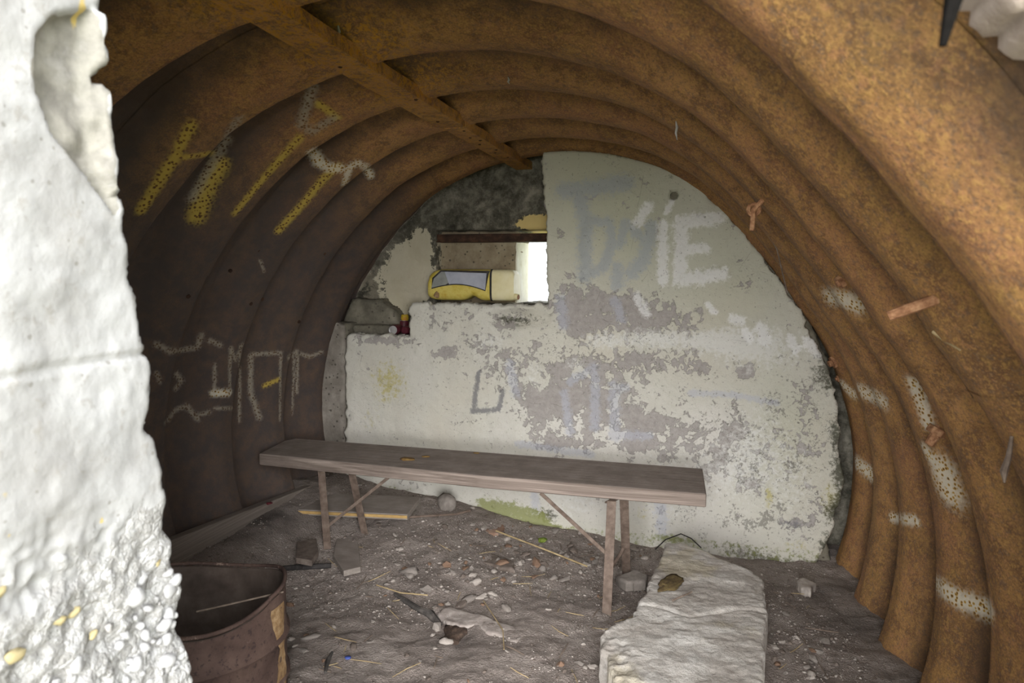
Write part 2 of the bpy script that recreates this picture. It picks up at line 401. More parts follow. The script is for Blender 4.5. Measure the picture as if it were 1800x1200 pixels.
def mat_dirt():
    t = NT('trodden_dirt', .97); n1 = t.noise(3.5, 6, .6); n2 = t.noise(30, 8, .68); n3 = t.noise(120, 4, .6)
    c = t.ramp(n1, [(.3, '#8f847d'), (.5, '#a3978f'), (.7, '#b4a9a1')])
    c = t.mix(t.math('MULTIPLY', t.step(n2, .54, .68), .5), c, '#aca198')
    c = t.mix(t.math('MULTIPLY', t.step(n2, .46, .34), .5), c, '#6b615a')
    c = t.mix(t.math('MULTIPLY', t.step(n3, .63, .7), .5), c, '#b8aea5')
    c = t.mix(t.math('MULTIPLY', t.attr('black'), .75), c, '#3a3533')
    c = t.mix(t.math('MULTIPLY', t.step(t.noise(14, 7, .7), .54, .64), .45), c, '#6c6059')
    return t.out(c, t.math('ADD', n2, t.math('MULTIPLY', n3, .6)), 1.0, .02)

def mat_wood(name, dark, mid, light, axis=0, bump=.35, dust=True):
    t = NT(name, .88); s = [70, 70, 70]; s[axis] = 1.3
    g = t.noise(1.0, 8, .6, co=t.mapping(tuple(s)), dist=.6); n = t.noise(5, 6, .6)
    c = t.ramp(g, [(.3, dark), (.5, mid), (.68, light)])
    c = t.mix(t.math('MULTIPLY', t.step(n, .5, .75), .45), c, dark)
    if dust:
        ge = t.n.new('ShaderNodeNewGeometry'); sx = t.n.new('ShaderNodeSeparateXYZ'); t.l.new(ge.outputs['Normal'], sx.inputs[0])
        c = t.mix(t.math('MULTIPLY', t.step(sx.outputs[2], .6, .95), t.math('ADD', .45, t.math('MULTIPLY', n, .5))), c, t.ramp(t.noise(9, 7, .65), [(.35, '#7c726b'), (.5, '#8b817a'), (.65, '#9a9089')]))
    k = t.step(t.noise(3.3, 3, .5), .7, .74)
    c = t.mix(t.math('MULTIPLY', k, .6), c, '#2e2723')
    return t.out(c, g, bump, .006)

M = dict(
    rust=mat_rust(), strap=mat_rust('flaking_ridge_steel', ('#a67a48', '#bd8a4c', '#c99858', '#d0a462')), plaster=mat_plaster(), soot=mat_soot_wall(), jamb=mat_jamb(), dirt=mat_dirt(),  # strap: lighter rust copy, floor bounce put into its base colour
    bare=mat_concrete('bare_grey_concrete', '#756e65', '#8b847b', '#a19a90'),
    warm_bare=mat_concrete('warm_grey_concrete', '#7d705c', '#93856e', '#a69a82'),
    pinkish=mat_concrete('pinkish_grey_concrete', '#93857d', '#aa9b92', '#bbada4', pit=False),
    dark_bare=mat_concrete('damp_dark_concrete', '#5a564b', '#726d60', '#8b8576'),
    slab=mat_slab(),
    seat=mat_wood('dusty_bench_wood', '#62564e', '#85786f', '#a2948a', bump=.7),
    board=mat_wood('dusty_board', '#7d756d', '#8d847c', '#9a928a', 0, .2),
    leg=mat_simple('rusted_angle_iron', ['#564940', '#6b5c52', '#7d6e63'], 30, .75, .3, .002),
    iron=mat_simple('rusted_bolt_iron', ['#75513a', '#9a7052', '#b8906e'], 60, .85, .5, .003),
    drum=mat_drum(),
    drum_in=mat_simple('dusty_drum_inside', ['#51463f', '#62564e', '#74675e'], 10, .9, .3, .003),
    orange=mat_simple('flaking_orange_rust', ['#7a624c', '#9a7c58', '#b59a76'], 40, .9, .6, .006),
    yel=mat_simple('stained_yellow_plastic', ['#a98f36', '#cbb450', '#d8c66c', '#c9aa4a'], 12, .5, .1, .002),  # yellow raised to carry the light from the opening
    cream=mat_simple('sun_bleached_plastic', ['#e0d4a0', '#ebe0b4', '#f0e8c6'], 9, .5, .05, .002),  # cream end, paled further for the light from the opening
    lab=mat_simple('faded_label', ['#9c9fab', '#aaadb8', '#b4b6bf'], 14, .6, .05, .001),
    lab2=mat_simple('faded_grey_label', ['#80827f', '#8f918c', '#999a94'], 14, .6, .05, .001),
    reveal=mat_simple('limewashed_reveal', ['#cdc8b0', '#dcd8c6', '#e6e3d6'], 12, .9, .3, .004),
    pitch=mat_simple('pitch_black_iron', ['#0b0a0a', '#121110', '#1a1817'], 25, .95, .2, .002),  # iron blackened to carry the shade the rod hangs in
    kerb=mat_wood('dark_kerb_wood', '#6b625b', '#7b726a', '#8a8179', 1, .2, False),  # board wood toned down for the shade at the vault foot
    frag=mat_simple('dusty_plaster_fragment', ['#8a807a', '#9c928b', '#b3a9a2'], 25, .95, .6, .006),
    char=mat_simple('dusty_charcoal', ['#35322f', '#4a4643', '#635d58'], 30, .95, .6, .006),
    blue=mat_simple('blue_plastic', ['#3a4a8c', '#44549a', '#5262a6'], 20, .6, .1, .001),
    black=mat_simple('black_soot', ['#2b2928', '#383534', '#4a4644'], 25, .85, .4, .004),
    beam=mat_simple('dark_rusted_beam', ['#2c201a', '#3d2c22', '#5a3f2e'], 20, .8, .3, .003),
    can_red=mat_simple('faded_red_can', ['#4a2027', '#5e2a32', '#71353c'], 15, .45, .1, .001),
    can_yel=mat_simple('faded_yellow_tin', ['#a8882a', '#c4a634', '#b06a30'], 25, .5, .1, .001),
    alu=mat_simple('dull_aluminium', ['#a8a6a4', '#bdbbb9', '#cfcdcb'], 30, .35, .1, .001, .7),
    straw=mat_simple('dry_straw', ['#8f7c5c', '#a8946f', '#bda985'], 20, .9, .1, .001),
    twig=mat_simple('grey_twig', ['#5e5148', '#74665b', '#887a6d'], 30, .9, .3, .002),
    wire=mat_simple('black_wire', ['#2a2725', '#3a3634'], 30, .7, .1, .001),
    moss=mat_simple('moss', ['#4c5a22', '#6a7a2e', '#84924a'], 60, .95, .8, .006),
    leaf_dark=mat_simple('dark_leaf_litter', ['#3a302a', '#4d4038', '#665549'], 45, .95, .8, .006),
    moss_dry=mat_simple('withered_moss', ['#4d4030', '#6a593c', '#7d7046'], 50, .95, .8, .006),
    leaf=mat_simple('dead_leaf', ['#54402a', '#775c36', '#8d7443'], 30, .95, .5, .004),
    brick=mat_simple('dusty_brick', ['#7d6253', '#8f7362', '#9c8576'], 15, .95, .4, .005),
    st_grey=mat_simple('grey_stone', ['#746c66', '#857d76', '#958d86'], 30, .9, .4, .004),
    st_pale=mat_simple('pale_chalk_stone', ['#8e857e', '#a0978f', '#b5aca4'], 30, .9, .4, .004),
    st_rust=mat_simple('reddish_stone', ['#705c50', '#806653', '#8d7565'], 30, .9, .4, .004),
    st_brown=mat_simple('brown_stone', ['#5c524b', '#6d625a', '#7d726a'], 30, .9, .4, .004),
    peb=mat_simple('white_pebble', ['#9b9998', '#abaaa9', '#b7b6b5'], 25, .8, .2, .003),
    peb_y=mat_simple('yellow_pebble', ['#9a8a5c', '#ad9f76', '#b9b194'], 25, .8, .2, .003),
    peb_g=mat_simple('grey_pebble', ['#8f8c88', '#a3a09c', '#b3b0ad'], 25, .8, .2, .003),
    cream_paint=mat_simple('yellowed_paint', ['#9d8258', '#b0905a', '#bd9f6c'], 20, .85, .2, .002),
    grass=mat_simple('outdoor_turf', ['#6a7448', '#858d5e', '#a2a77c'], 3, .95, .3, .01),
)

M['pitch'].node_tree.nodes['Principled BSDF'].inputs['Specular IOR Level'].default_value = 0.0  # no sheen on the rod, part of its painted shade

# ------------------------------------------------------------------ floor
def fl(x, y):
    x = np.asarray(x, float); y = np.asarray(y, float)
    h = .13 * sstep(-.75, -1.75, x) * sstep(2.7, 3.9, y) - .055 * sstep(-.9, -.2, x) * sstep(2.9, 3.9, y)
    h = h + .02 * sstep(-.45, -1.3, x) * sstep(3.3, 4.0, y)
    h = h + np.clip(.20 - .13*sstep(2.7, 3.9, y), 0, 1) * sstep(-1.80, -2.22, x) * sstep(2.2, 2.7, y)
    h = h + .016 * fbm(x, y, 0, 2.3, 3, 5.0) + .010 * fbm(x, y, 0, 11, 4, 6.0)
    return h
xs = np.arange(-2.75, 1.15, .0125); ys = np.arange(-.6, 4.5, .0125)
X, Y = np.meshgrid(xs, ys, indexing='ij'); Z = fl(X, Y) + .006 * np.clip(fbm(X, Y, 0, 24, 4, 7.0) + .1, -.3, 1)
nx, ny = X.shape; I = np.arange(nx*ny).reshape(nx, ny)
F = np.stack([I[:-1,:-1], I[1:,:-1], I[1:,1:], I[:-1,1:]], -1).reshape(-1, 4)
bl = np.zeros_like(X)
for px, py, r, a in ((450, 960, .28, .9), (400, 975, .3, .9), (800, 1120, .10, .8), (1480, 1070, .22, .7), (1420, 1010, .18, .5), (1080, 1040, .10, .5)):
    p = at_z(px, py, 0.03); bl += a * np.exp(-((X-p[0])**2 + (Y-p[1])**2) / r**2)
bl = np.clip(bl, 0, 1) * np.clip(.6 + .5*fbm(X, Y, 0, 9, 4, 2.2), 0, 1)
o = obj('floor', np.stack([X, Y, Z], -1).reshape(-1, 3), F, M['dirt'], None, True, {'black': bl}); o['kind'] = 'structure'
o['label'] = 'trodden grey-brown dirt floor of the shelter'
g = MB().box((-14, -14, -.35), (14, 14, -.08)).obj('ground', M['grass']); g['kind'] = 'structure'; g['label'] = 'turf outside the shelter'

# ------------------------------------------------------------------ corrugated vault
ceil = link('ceiling', None); ceil['kind'] = 'structure'; ceil['label'] = 'rusted corrugated steel arch vault'
YEL = [[(384,285),(360,330),(343,378)], [(335,215),(312,255)], [(308,268),(285,300),(245,365)], [(325,272),(372,264)], [(525,238),(470,300),(412,372)], [(592,288),(565,312),(530,355),(487,402)], [(465,678),(492,666)], [(560,180),(592,205)]]
YW = [.036, .019, .022, .014, .018, .021, .014, .018]
GREY = [([(418,205),(378,268),(335,345)], .024),  ([(548,150),(528,215),(548,228),(585,205)], .022),
        ([(275,605),(300,618),(345,610),(352,588)], .016), ([(368,598),(386,606)], .015), ([(376,640),(375,688)], .010), ([(402,690),(404,615)], .013),
        ([(404,612),(413,632),(424,606)], .015), ([(421,606),(420,740)], .012), ([(456,735),(441,690),(440,625)], .018), ([(440,623),(494,620)], .014),
        ([(494,622),(492,738)], .013), ([(508,628),(520,618)], .02), ([(516,622),(512,728)], .008), ([(522,622),(520,690)], .012), ([(528,622),(545,626),(565,618)], .015),
        ([(292,742),(305,722),(325,712)], .014), ([(325,712),(345,736)], .015), ([(350,728),(365,724)], .014), ([(376,717),(406,717)], .012),
        ([(308,656),(318,668),(308,682)], .016), ([(275,655),(282,672)], .012), ([(455,455),(462,475)], .008)]
WHT = [([(547,262),(560,282),(575,290),(597,292)], .020), ([(604,318),(612,290),(625,282),(640,288),(650,306)], .016), ([(374,690),(402,690)], .016), ([(1465,520),(1505,533)], .030),
       ([(1478,672),(1500,692)], .022), ([(1515,688),(1550,702)], .030), ([(1606,675),(1622,715),(1630,745)], .022), ([(1625,790),(1640,810)], .02), ([(1655,825),(1668,862)], .042),
       ([(1505,812),(1532,832)], .028), ([(1570,910),(1612,915)], .016), ([(1650,1028),(1690,1055),(1742,1072)], .024)]
def cylpts(pts):                                                      # a sprayed line followed over the ribs, cut where a rib hides the wall
    L = []; cur = []
    for a, b in zip(pts[:-1], pts[1:]):
        n = max(2, int(math.hypot(b[0]-a[0], b[1]-a[1]) / 5))
        for k in range(n + 1):
            q, th = at_cyl(a[0] + (b[0]-a[0])*k/n, a[1] + (b[1]-a[1])*k/n)
            p = ((th if th < 300 else th - 360) * math.pi/180 * 1.56, q[1])
            if cur and math.hypot(p[0]-cur[-1][0], p[1]-cur[-1][1]) > .09: L.append(cur); cur = []
            cur.append(p)
    L.append(cur); return [c if len(c) > 1 else c + [(c[0][0] + .002, c[0][1])] for c in L]
YELC = [(c, wd) for p, wd in zip(YEL, YW) for c in cylpts(p)]; GREYC = [(c, wd) for p, wd in GREY for c in cylpts(p)]; WHTC = [(c, wd) for p, wd in WHT for c in cylpts(p)]
WHTC = [(c, wd*1.3) for c, wd in WHTC]
def strokes(A, B, L):
    r = np.zeros(A.shape)
    for pts, wd in L: r = np.maximum(r, np.exp(-(seg_dist(A, B, pts) / wd) ** 2 * .75))
    return r
YCUT = [.87] + [Y0 + PITCH/2 + k*PITCH for k in range(-2, 6)] + [4.45]
SEG = [(-34, 25, 'lr'), (25, 97.5, 'ur'), (97.5, 145, 'ul'), (145, 214, 'll')]
for yi in range(len(YCUT) - 1):
    y0, y1 = YCUT[yi] - .012, YCUT[yi+1] + .012
    for t0, t1, code in SEG:
        fine = (code in ('ul', 'll') and y1 > 1.3) or (code == 'lr' and y1 > 1.3)
        dt, dy = (.45, .012) if fine else (.9, .016)
        th = np.radians(np.linspace(t0 - .4, t1 + .4, int((t1 - t0) / dt) + 2)); yy = np.linspace(y0, y1, int((y1 - y0) / dy) + 2)
        T, YY = np.meshgrid(th, yy, indexing='ij')
        lap = {'lr': 0, 'ur': .004, 'ul': .0065, 'll': .001}[code] + (.0035 if yi % 2 else 0)
        R = prof(YY) + bulge(np.degrees(T)) - lap + .004 * fbm(T*1.56, YY, 0, 3.0, 3, 4.0) + .0012 * fbm(T*1.56, YY, 0, 30, 3, 9.0)
        ed = np.minimum(np.abs(T - th[0]), np.abs(T - th[-1])) * 1.56
        R = R - .006 * (1 - sstep(0, .02, ed)) * (1 if code in ('ll', 'lr') else 0)
        V = np.stack([CX + R*np.cos(T), YY, CZ + R*np.sin(T)], -1).reshape(-1, 3)
        a, b = T.shape; I = np.arange(a*b).reshape(a, b)
        F = np.stack([I[:-1,:-1], I[1:,:-1], I[1:,1:], I[:-1,1:]], -1).reshape(-1, 4)
        deg = np.degrees(T); S = T * 1.56
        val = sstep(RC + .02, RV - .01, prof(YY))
        soot = np.clip(.95 * sstep(100, 130, deg) - .45*(1-val) * sstep(142, 118, deg) + .35*val*sstep(75, 98, deg)*sstep(3.0, 1.5, YY), 0, 1)  # darker on the left side and in the near valleys by the ridge
        flake = (1 - sstep(.03, .32, np.abs(S - math.radians(99)*1.56))) * sstep(3.2, 2.2, YY) * (1 - .75*val)
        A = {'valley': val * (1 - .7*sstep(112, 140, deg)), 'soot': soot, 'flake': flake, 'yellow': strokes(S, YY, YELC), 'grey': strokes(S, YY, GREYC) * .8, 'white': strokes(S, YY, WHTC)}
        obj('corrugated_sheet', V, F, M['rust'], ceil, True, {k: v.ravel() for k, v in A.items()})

# flat strap along the ridge, in two lengths, with rivets
def strap(y0, y1, x0, x1, z):
    mb = MB(); mb.box((x0, y0, z), (x1, y1, z + .008)); mb.box((x1 - .006, y0, z + .008), (x1, y1, z + .045))
    V = np.array(mb.V); ys_ = np.linspace(y0, y1, 60); V = []; F = []
    prof_ = [(x0, z), (x1, z), (x1, z + .045), (x1 - .006, z + .045), (x1 - .006, z + .008), (x0, z + .008)]
    for k, yv in enumerate(ys_):
        jx = .0035 * float(fbm(yv, z, 0, 6, 3)); jz = .002 * float(fbm(yv, 3.3, 0, 5, 3))
        V += [(px + jx, yv, pz + jz) for px, pz in prof_]
        if k: F += [((k-1)*6+i, (k-1)*6+(i+1) % 6, k*6+(i+1) % 6, k*6+i) for i in range(6)]
    F += [tuple(range(6)), tuple(len(V)-1-i for i in range(6))]
    n = len(V); at = {k: np.full(n, v) for k, v in (('valley', 0), ('soot', 0.05), ('yellow', 0), ('grey', 0), ('white', 0))}
    at['flake'] = sstep(3.1, 2.2, np.array(V)[:,1]) * .4 + .6
    return obj('ridge_strap', V, F, M['strap'], ceil, False, at)
ZS = 2.165
s1 = strap(.80, 3.12, -1.185, -1.062, ZS); s2 = strap(3.06, 4.33, -1.160, -1.058, ZS - .004)
rv = None
for par, pts in ((s2, [(-1.085, 3.12), (-1.11, 3.28), (-1.085, 3.36), (-1.12, 3.46), (-1.08, 3.62), (-1.11, 3.70), (-1.085, 3.86)]), (s1, [(-1.14, 2.93), (-1.08, 2.55), (-1.15, 2.1)])):
    for x, y in pts:
        if rv is None:
            rv = MB().lathe([(.0, -.005), (.005, -.0045), (.008, -.001), (.008, .004)], 10).obj('rivet', M['beam'], par, True, (x, y, ZS - .003))
        else:
            r2 = rv.copy(); COL.objects.link(r2); r2.parent = par; r2.location = (x, y, ZS - (.003 if par is s2 else -.001))
# bolts standing out of the sheets
def bolt(px, py, R, length, rad, droop=0.0, nut=True, eye=False, dirn=None, mk='iron'):
    p, th = at_cyl(px, py); t = math.radians(th); n = Vector((-math.cos(t), 0, -math.sin(t)))
    d = Vector(dirn).normalized() if dirn else (n + Vector((0, -.1, -droop))).normalized(); P = Vector(p) + (n*.045 if eye else n*0)
    mb = MB().tube([P - d*(.0 if eye else .03), P + d*length*.5, P + d*length + Vector((0, 0, -.004*droop))], [rad, rad, rad*.92], 10)
    b = mb.obj('bolt', M[mk], ceil); smooth_angle(b)
    if nut:
        k = MB().tube([P - d*.012, P + d*.012], rad*2.0, 6).obj('nut', M['iron'], b); bevel(k, .002)
    if eye:
        P0 = Vector(p); smooth_angle(MB().tube([P0 - n*.03, P0 + n*.05], rad, 8).obj('shank', M[mk], b))
        ring = [P + Vector((math.cos(a), .25*math.cos(a), math.sin(a)))*rad*2.0 for a in np.linspace(-1.2, 4.4, 18)]
        k = MB().tube(ring, rad*.8, 8).obj('washer', M['iron'], b); smooth_angle(k)
    return b
bolt(1342, 350, 1.50, .072, .009, nut=False, eye=True, dirn=(-.06, -.05, -1)); bolt(1297, 400, 1.54, .06, .008, dirn=(-.15, -.1, -1))
bolt(1642, 527, 1.52, .085, .0115, nut=False, dirn=(-.9, .3, -.42)); bolt(1480, 494, 1.53, .02, .012)
bolt(1466, 636, 1.54, .030, .018, dirn=(-1, -.2, -.5)); bolt(1648, 758, 1.52, .050, .016, dirn=(-.5, .0, -1))
bolt(1475, 665, 1.54, .02, .010); bolt(1330, 440, 1.56, .015, .008)
for px, py in ((404, 475), (460, 463), (455, 440), (570, 445), (330, 520), (525, 565), (460, 525), (440, 533), (268, 432)):
    bolt(px, py, 1.565, .008, .010, nut=False, mk='beam')
# hanging bits of shredded roots and fibres
def hang(name, px, py, back, pts, rad, mat, label, cat='root'):
    p, _ = at_cyl(px, py, back); mb = MB().tube([Vector(p) + Vector(q) for q in pts], rad, 6); o = mb.obj(name, mat); smooth_angle(o); return tag(o, label, cat)
hang('straw_stalk', 1640, 583, .01, [(0, 0, 0), (.018, -.03, -.018), (.030, -.07, -.030)], [.0035, .003, .002], M['straw'], 'pale straw stalk stuck to the rusty vault below the long bolt', 'straw')
hang('shredded_fibre', 1778, 775, .012, [(0, 0, .01), (-.004, -.004, -.03), (-.010, -.002, -.062), (-.007, 0, -.085)], [.0035, .0055, .0075, .002], M['twig'], 'shredded grey fibre dangling from the right side of the vault', 'fibre')
hang('root_strand', 1352, 412, .01, [(0, 0, 0), (.035, .03, -.06), (.06, .07, -.14), (.09, .10, -.24)], .0028, M['twig'], 'thin pale root strand hanging along the right side of the vault')
hang('iron_rod', 1692, -30, .03, [(0, 0, .06), (-.003, .003, .0), (-.010, .005, -.046)], [.007, .008, .003], M['pitch'], 'black iron rod hanging in the top right of the entrance', 'rod')
for i, (px, py, R, l) in enumerate(((594, 46, 1.58, .05), (726, 155, 1.58, .035), (1188, 215, 1.52, .06), (893, 138, 1.55, .02))):
    hang('cobweb_flake', px, py, .006, [(0, 0, .005), (.004, 0, -.3*l), (.001, -.002, -.6*l), (.006, 0, -l)], [.002, .005, .004, .001], M['peb_g'],
         ['pale flake hanging in the first dark hollow beside the ridge strap', 'pale flake hanging in the second dark hollow beside the ridge strap', 'pale flake hanging from the vault above the painted wall', 'small pale flake under the crown of the vault'][i], 'flake')

# ------------------------------------------------------------------ end wall
def yp(pts, Yv): return [tuple(at_y(px, py, Yv)[[0, 2]]) for px, py in pts]
def circ(R): return lambda U, V: R - np.sqrt((U - CX)**2 + (V - CZ)**2)
YA = 4.0
OUT = [(606,960),(606,600),(608,592),(616,587),(717,590),(720,585),(719,540),(724,533),(964,535),(961,500),(959,420),(954,330),(951,285),(956,256),(1062,252),(1130,262)]
A_poly = yp(OUT + [(1200,300),(1290,385),(1400,530),(1452,640),(1470,700),(1478,760),(1474,800),(1486,850),(1470,905),(1462,960),(1450,992),(1400,998),(1390,1090),(1000,1090)], YA)
B_poly = yp([(540,1000),(540,566),(608,568),(612,592),(720,594),(722,538),(968,538),(956,250),(1062,240),(1200,262),(1300,380),(1405,520),(1456,635),(1462,700),(1468,760),(1466,800),(1474,850),(1462,905),(1456,960),(1462,1000),(1462,1100)], YA + .05)
def px_attr(Yv):
    def blob(U, V, L):
        r = np.zeros(U.shape)
        for px, py, rx, ry, a in L:
            c = at_y(px, py, Yv); r = r + a * np.exp(-((U-c[0]) / (rx*Yv/FPX))**2 - ((V-c[2]) / (ry*Yv/FPX))**2)
        return r
    def stroke(U, V, L):
        r = np.zeros(U.shape)
        for pts, wd in L:
            q = [at_y(px, py, Yv)[[0, 2]] for px, py in pts]; r = np.maximum(r, np.exp(-(seg_dist(U, V, q) / (wd*.5*Yv/FPX))**2 * .6))
        return r
    return blob, stroke
def plaster_attr(U, V):
    blob, stroke = px_attr(YA)
    peel = -.14 + 1.2*blob(U, V, [(1020,700,110,60,.85), (1150,760,90,50,.75), (950,740,50,60,.45), (1110,640,130,22,.6), (1060,560,70,40,.5), (1150,545,45,30,.45), (1000,600,40,40,.3),
                         (665,598,60,12,.95), (780,622,30,18,.6), (880,640,60,40,.45), (1310,655,16,10,.9), (1240,655,30,20,.5), (1290,755,25,22,.7), (1270,800,30,40,.6), (1320,850,30,22,.45),
                         (900,560,70,16,.6), (1430,730,40,60,.3), (1440,900,30,60,.4), (1010,510,30,25,.35), (1060,530,60,22,.75), (1160,575,70,20,.65), (1010,560,30,30,.55), (1215,560,30,20,.4), (780,560,50,20,.5), (850,600,60,20,.35), (1350,800,40,40,.35), (1420,800,25,30,.45), (1400,690,40,25,.3), (990,780,70,12,.5), (1380,920,60,20,.3), (1240,830,20,30,.4), (1180,880,30,60,.1)])
    white = stroke(U, V, [([(1198,392),(1196,492)], 22), ([(1196,390),(1262,384)], 20), ([(1204,438),(1240,436)], 16), ([(1196,492),(1268,482)], 22), ([(1165,395),(1165,494)], 16), ([(1180,355),(1172,372)], 10),
                          ([(1140,362),(1120,392)], 16), ([(1290,560),(1302,565)], 16), ([(1310,585),(1318,595)], 14), ([(1338,575),(1345,600)], 18), ([(1120,520),(1135,550)], 14), ([(1245,535),(1255,548)], 10),
                          ([(1420,600),(1440,620)], 18), ([(1390,595),(1400,615)], 14)])
    haze = blob(U, V, [(1060,600,40,18,.7), (1150,595,60,18,.8), (1260,600,60,18,.7), (860,600,40,18,.45), (1330,610,80,40,.75), (1160,860,60,70,.55), (1290,830,70,60,.5), (1010,880,50,40,.5), (1330,760,60,60,.4), (1010,640,25,15,.5), (1400,850,50,80,.35), (940,660,22,40,.4)])
    blue = stroke(U, V, [([(992,335),(1030,332),(1100,322)], 28), ([(1018,335),(1030,400),(1028,486)], 24), ([(1040,388),(1070,392),(1076,425),(1062,470),(1035,482)], 18), ([(1098,392),(1090,430)], 16),
                         ([(1145,400),(1132,455),(1110,480)], 22), ([(1085,470),(1085,500)], 20), ([(1110,400),(1140,430)], 16)])
    lil = stroke(U, V, [([(896,640),(906,690)], 16), ([(985,525),(990,572)], 18), ([(1080,530),(1092,560)], 16), ([(992,690),(1002,760)], 14), ([(1002,670),(1045,645)], 14), ([(1046,660),(1046,750)], 16),
                        ([(1080,678),(1080,768)], 18), ([(1078,766),(1140,766)], 15), ([(1078,685),(1100,680)], 14), ([(1215,690),(1290,694),(1365,708)], 10), ([(912,780),(1040,798)], 12), ([(940,870),(942,900)], 16), ([(1160,880),(1165,940)], 20)])
    dark = stroke(U, V, [([(842,655),(832,720)], 9), ([(830,722),(876,720)], 9), ([(876,720),(884,688)], 9)]) + blob(U, V, [(1010,340,14,10,.3), (1330,900,20,10,.2), (1390,920,25,12,.5), (1160,920,14,20,.3)])
    yel = blob(U, V, [(685,670,40,45,.65), (650,740,30,30,.3), (1352,872,8,22,.7), (1462,880,18,40,.6), (1195,870,10,10,.3), (1400,960,30,20,.35), (1130,900,14,30,.35)])
    moss = stroke(U, V, [([(852,890),(900,898),(948,912)], 30)]) + blob(U, V, [(760,880,50,12,.55), (1180,945,30,12,.4), (960,925,40,10,.5), (700,858,40,8,.35)])
    mould = blob(U, V, [(960,905,26,16,.7), (905,562,54,12,.65), (1455,655,30,40,.7), (1484,830,20,40,1.0), (1474,900,24,26,.9), (1470,760,14,30,.7), (1462,960,24,24,.8), (1440,1000,40,14,.9), (1350,985,60,10,.6), (1180,310,12,6,.6), (1120,268,60,10,.6), (1300,965,70,14,.45), (1240,280,120,8,.3)])
    base = sstep(.02, .0, V - .02 - .1*sstep(-.9, -1.7, U))
    moss = moss + .35*base
    mottle = blob(U, V, [(1380,800,90,120,.9), (1330,920,110,60,1.0), (1260,760,60,60,.5), (1420,680,60,60,.6), (1150,930,60,40,.4), (1000,620,80,60,.5), (1130,550,70,50,.4), (840,640,60,40,.3), (1180,450,100,60,.2)])
    green = blob(U, V, [(1050,330,160,150,.9), (1300,450,160,140,.6), (1380,750,60,120,.5), (1150,430,100,80,.2)])
    return dict(peel=peel, white=white, haze=haze, blue=blue, lilac=lil, dark=dark, yellow=yel, moss=moss, mould=mould, mottle=mottle, green=np.clip(green, 0, 1))
def plaster_extra(U, V):
    blob, stroke = px_attr(YA)
    e = .035 * np.clip(blob(U, V, [(905,560,56,16,1.0)]) * 1.6 - .3, 0, 1) + .012 * blob(U, V, [(1310,655,15,10,1)])
    e = e - .006 * stroke(U, V, [([(1198,392),(1196,492)], 22), ([(1196,390),(1262,384)], 20), ([(1196,492),(1268,482)], 22), ([(992,335),(1100,322)], 28), ([(1018,335),(1028,486)], 24)]) * (.6 + fbm(U, V, 0, 30, 4))
    c = at_y(1184, 342, YA); d = np.sqrt((U-c[0])**2 + (V-c[2])**2)
    return e + .10 * sstep(.026, .018, d)
wall_b = patch('wall_back', B_poly, 'y', YA + .05, .30, M['dark_bare'], None, res=.014, rag=.010, relief=.007, rel_s=10, round_=.025, clip=circ(1.68))
wall_b['kind'] = 'structure'; wall_b['label'] = 'concrete end wall with peeling limewash'
patch('plaster_coat', A_poly, 'y', YA, .07, M['plaster'], wall_b, res=.008, rag=.015, rag_s=24, relief=.008, rel_s=11, round_=.018, clip=circ(1.60), extra=plaster_extra, attr=plaster_attr)
patch('bare_pier', yp([(540,1000),(540,566),(590,566),(603,572),(606,600),(603,1000)], YA + .03), 'y', YA + .03, .06, M['bare'], wall_b, res=.009, rag=.006, relief=.006, rel_s=14, round_=.02, clip=circ(1.575))
YC = 4.33
HOLE = yp([(766,405),(1090,401),(1090,533),(766,533)], YC)
def soot_attr(U, V):
    blob, _ = px_attr(YC)
    cream = -.5 + blob(U, V, [(740,430,34,40,1.7), (700,490,46,60,1.5), (735,500,40,50,1.4), (690,545,32,28,1.0)])
    bare = -.3 + blob(U, V, [(640,500,50,50,1.0), (850,320,50,25,.35), (760,540,60,40,.8), (650,560,60,40,.8), (900,300,60,30,.25)])
    warm = -.6 + blob(U, V, [(930,392,34,17,1.9), (955,390,26,18,1.2)])  # bounce light from the opening, painted into the wall colour
    return dict(cream=cream, bare=bare, warm=warm)
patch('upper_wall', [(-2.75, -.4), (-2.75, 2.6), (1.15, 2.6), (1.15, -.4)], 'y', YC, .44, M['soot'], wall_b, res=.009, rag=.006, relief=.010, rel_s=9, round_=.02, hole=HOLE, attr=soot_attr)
YD = 4.43
patch('embrasure_infill', yp([(740,405),(740,545),(904,545),(906,480),(908,405)], YD), 'y', YD, .33, M['warm_bare'], wall_b, res=.008, rag=.006, relief=.010, rel_s=12, round_=.03)
q0 = at_y(905, 540, YD); q1 = at_y(907, 415, YD)
o = MB().box((q0[0] - .004, YD + .015, q0[2]), (q0[0] + .008, YD + .335, q1[2])).obj('painted_reveal', M['reveal'], wall_b); bevel(o, .003)
b0 = at_y(764, 425, YC + .02); b1 = at_y(1010, 409, YC + .02)
o = MB().box((b0[0], YC + .02, b0[2] + .004), (b1[0], YC + .13, b1[2])).obj('steel_lintel', M['beam'], wall_b); bevel(o, .004)
o = MB().box((b0[0], YC + .012, b0[2] - .003), (b1[0], YC + .14, b0[2] + .004)).obj('lintel_flange', M['beam'], wall_b)
patch('stepped_block', yp([(594,600),(597,530),(612,524),(668,527),(692,548),(712,600)], 4.20), 'y', 4.20, .15, M['dark_bare'], wall_b, res=.009, rag=.012, relief=.012, rel_s=12, round_=.035, clip=circ(1.60))
patch('stepped_block', yp([(606,600),(608,572),(688,570),(694,600)], 4.14), 'y', 4.14, .10, M['dark_bare'], wall_b, res=.009, rag=.006, relief=.008, rel_s=12, round_=.02, clip=circ(1.60))
sill = at_y(840, 534, YA)[2]; ledge = at_y(660, 590, YA)[2]

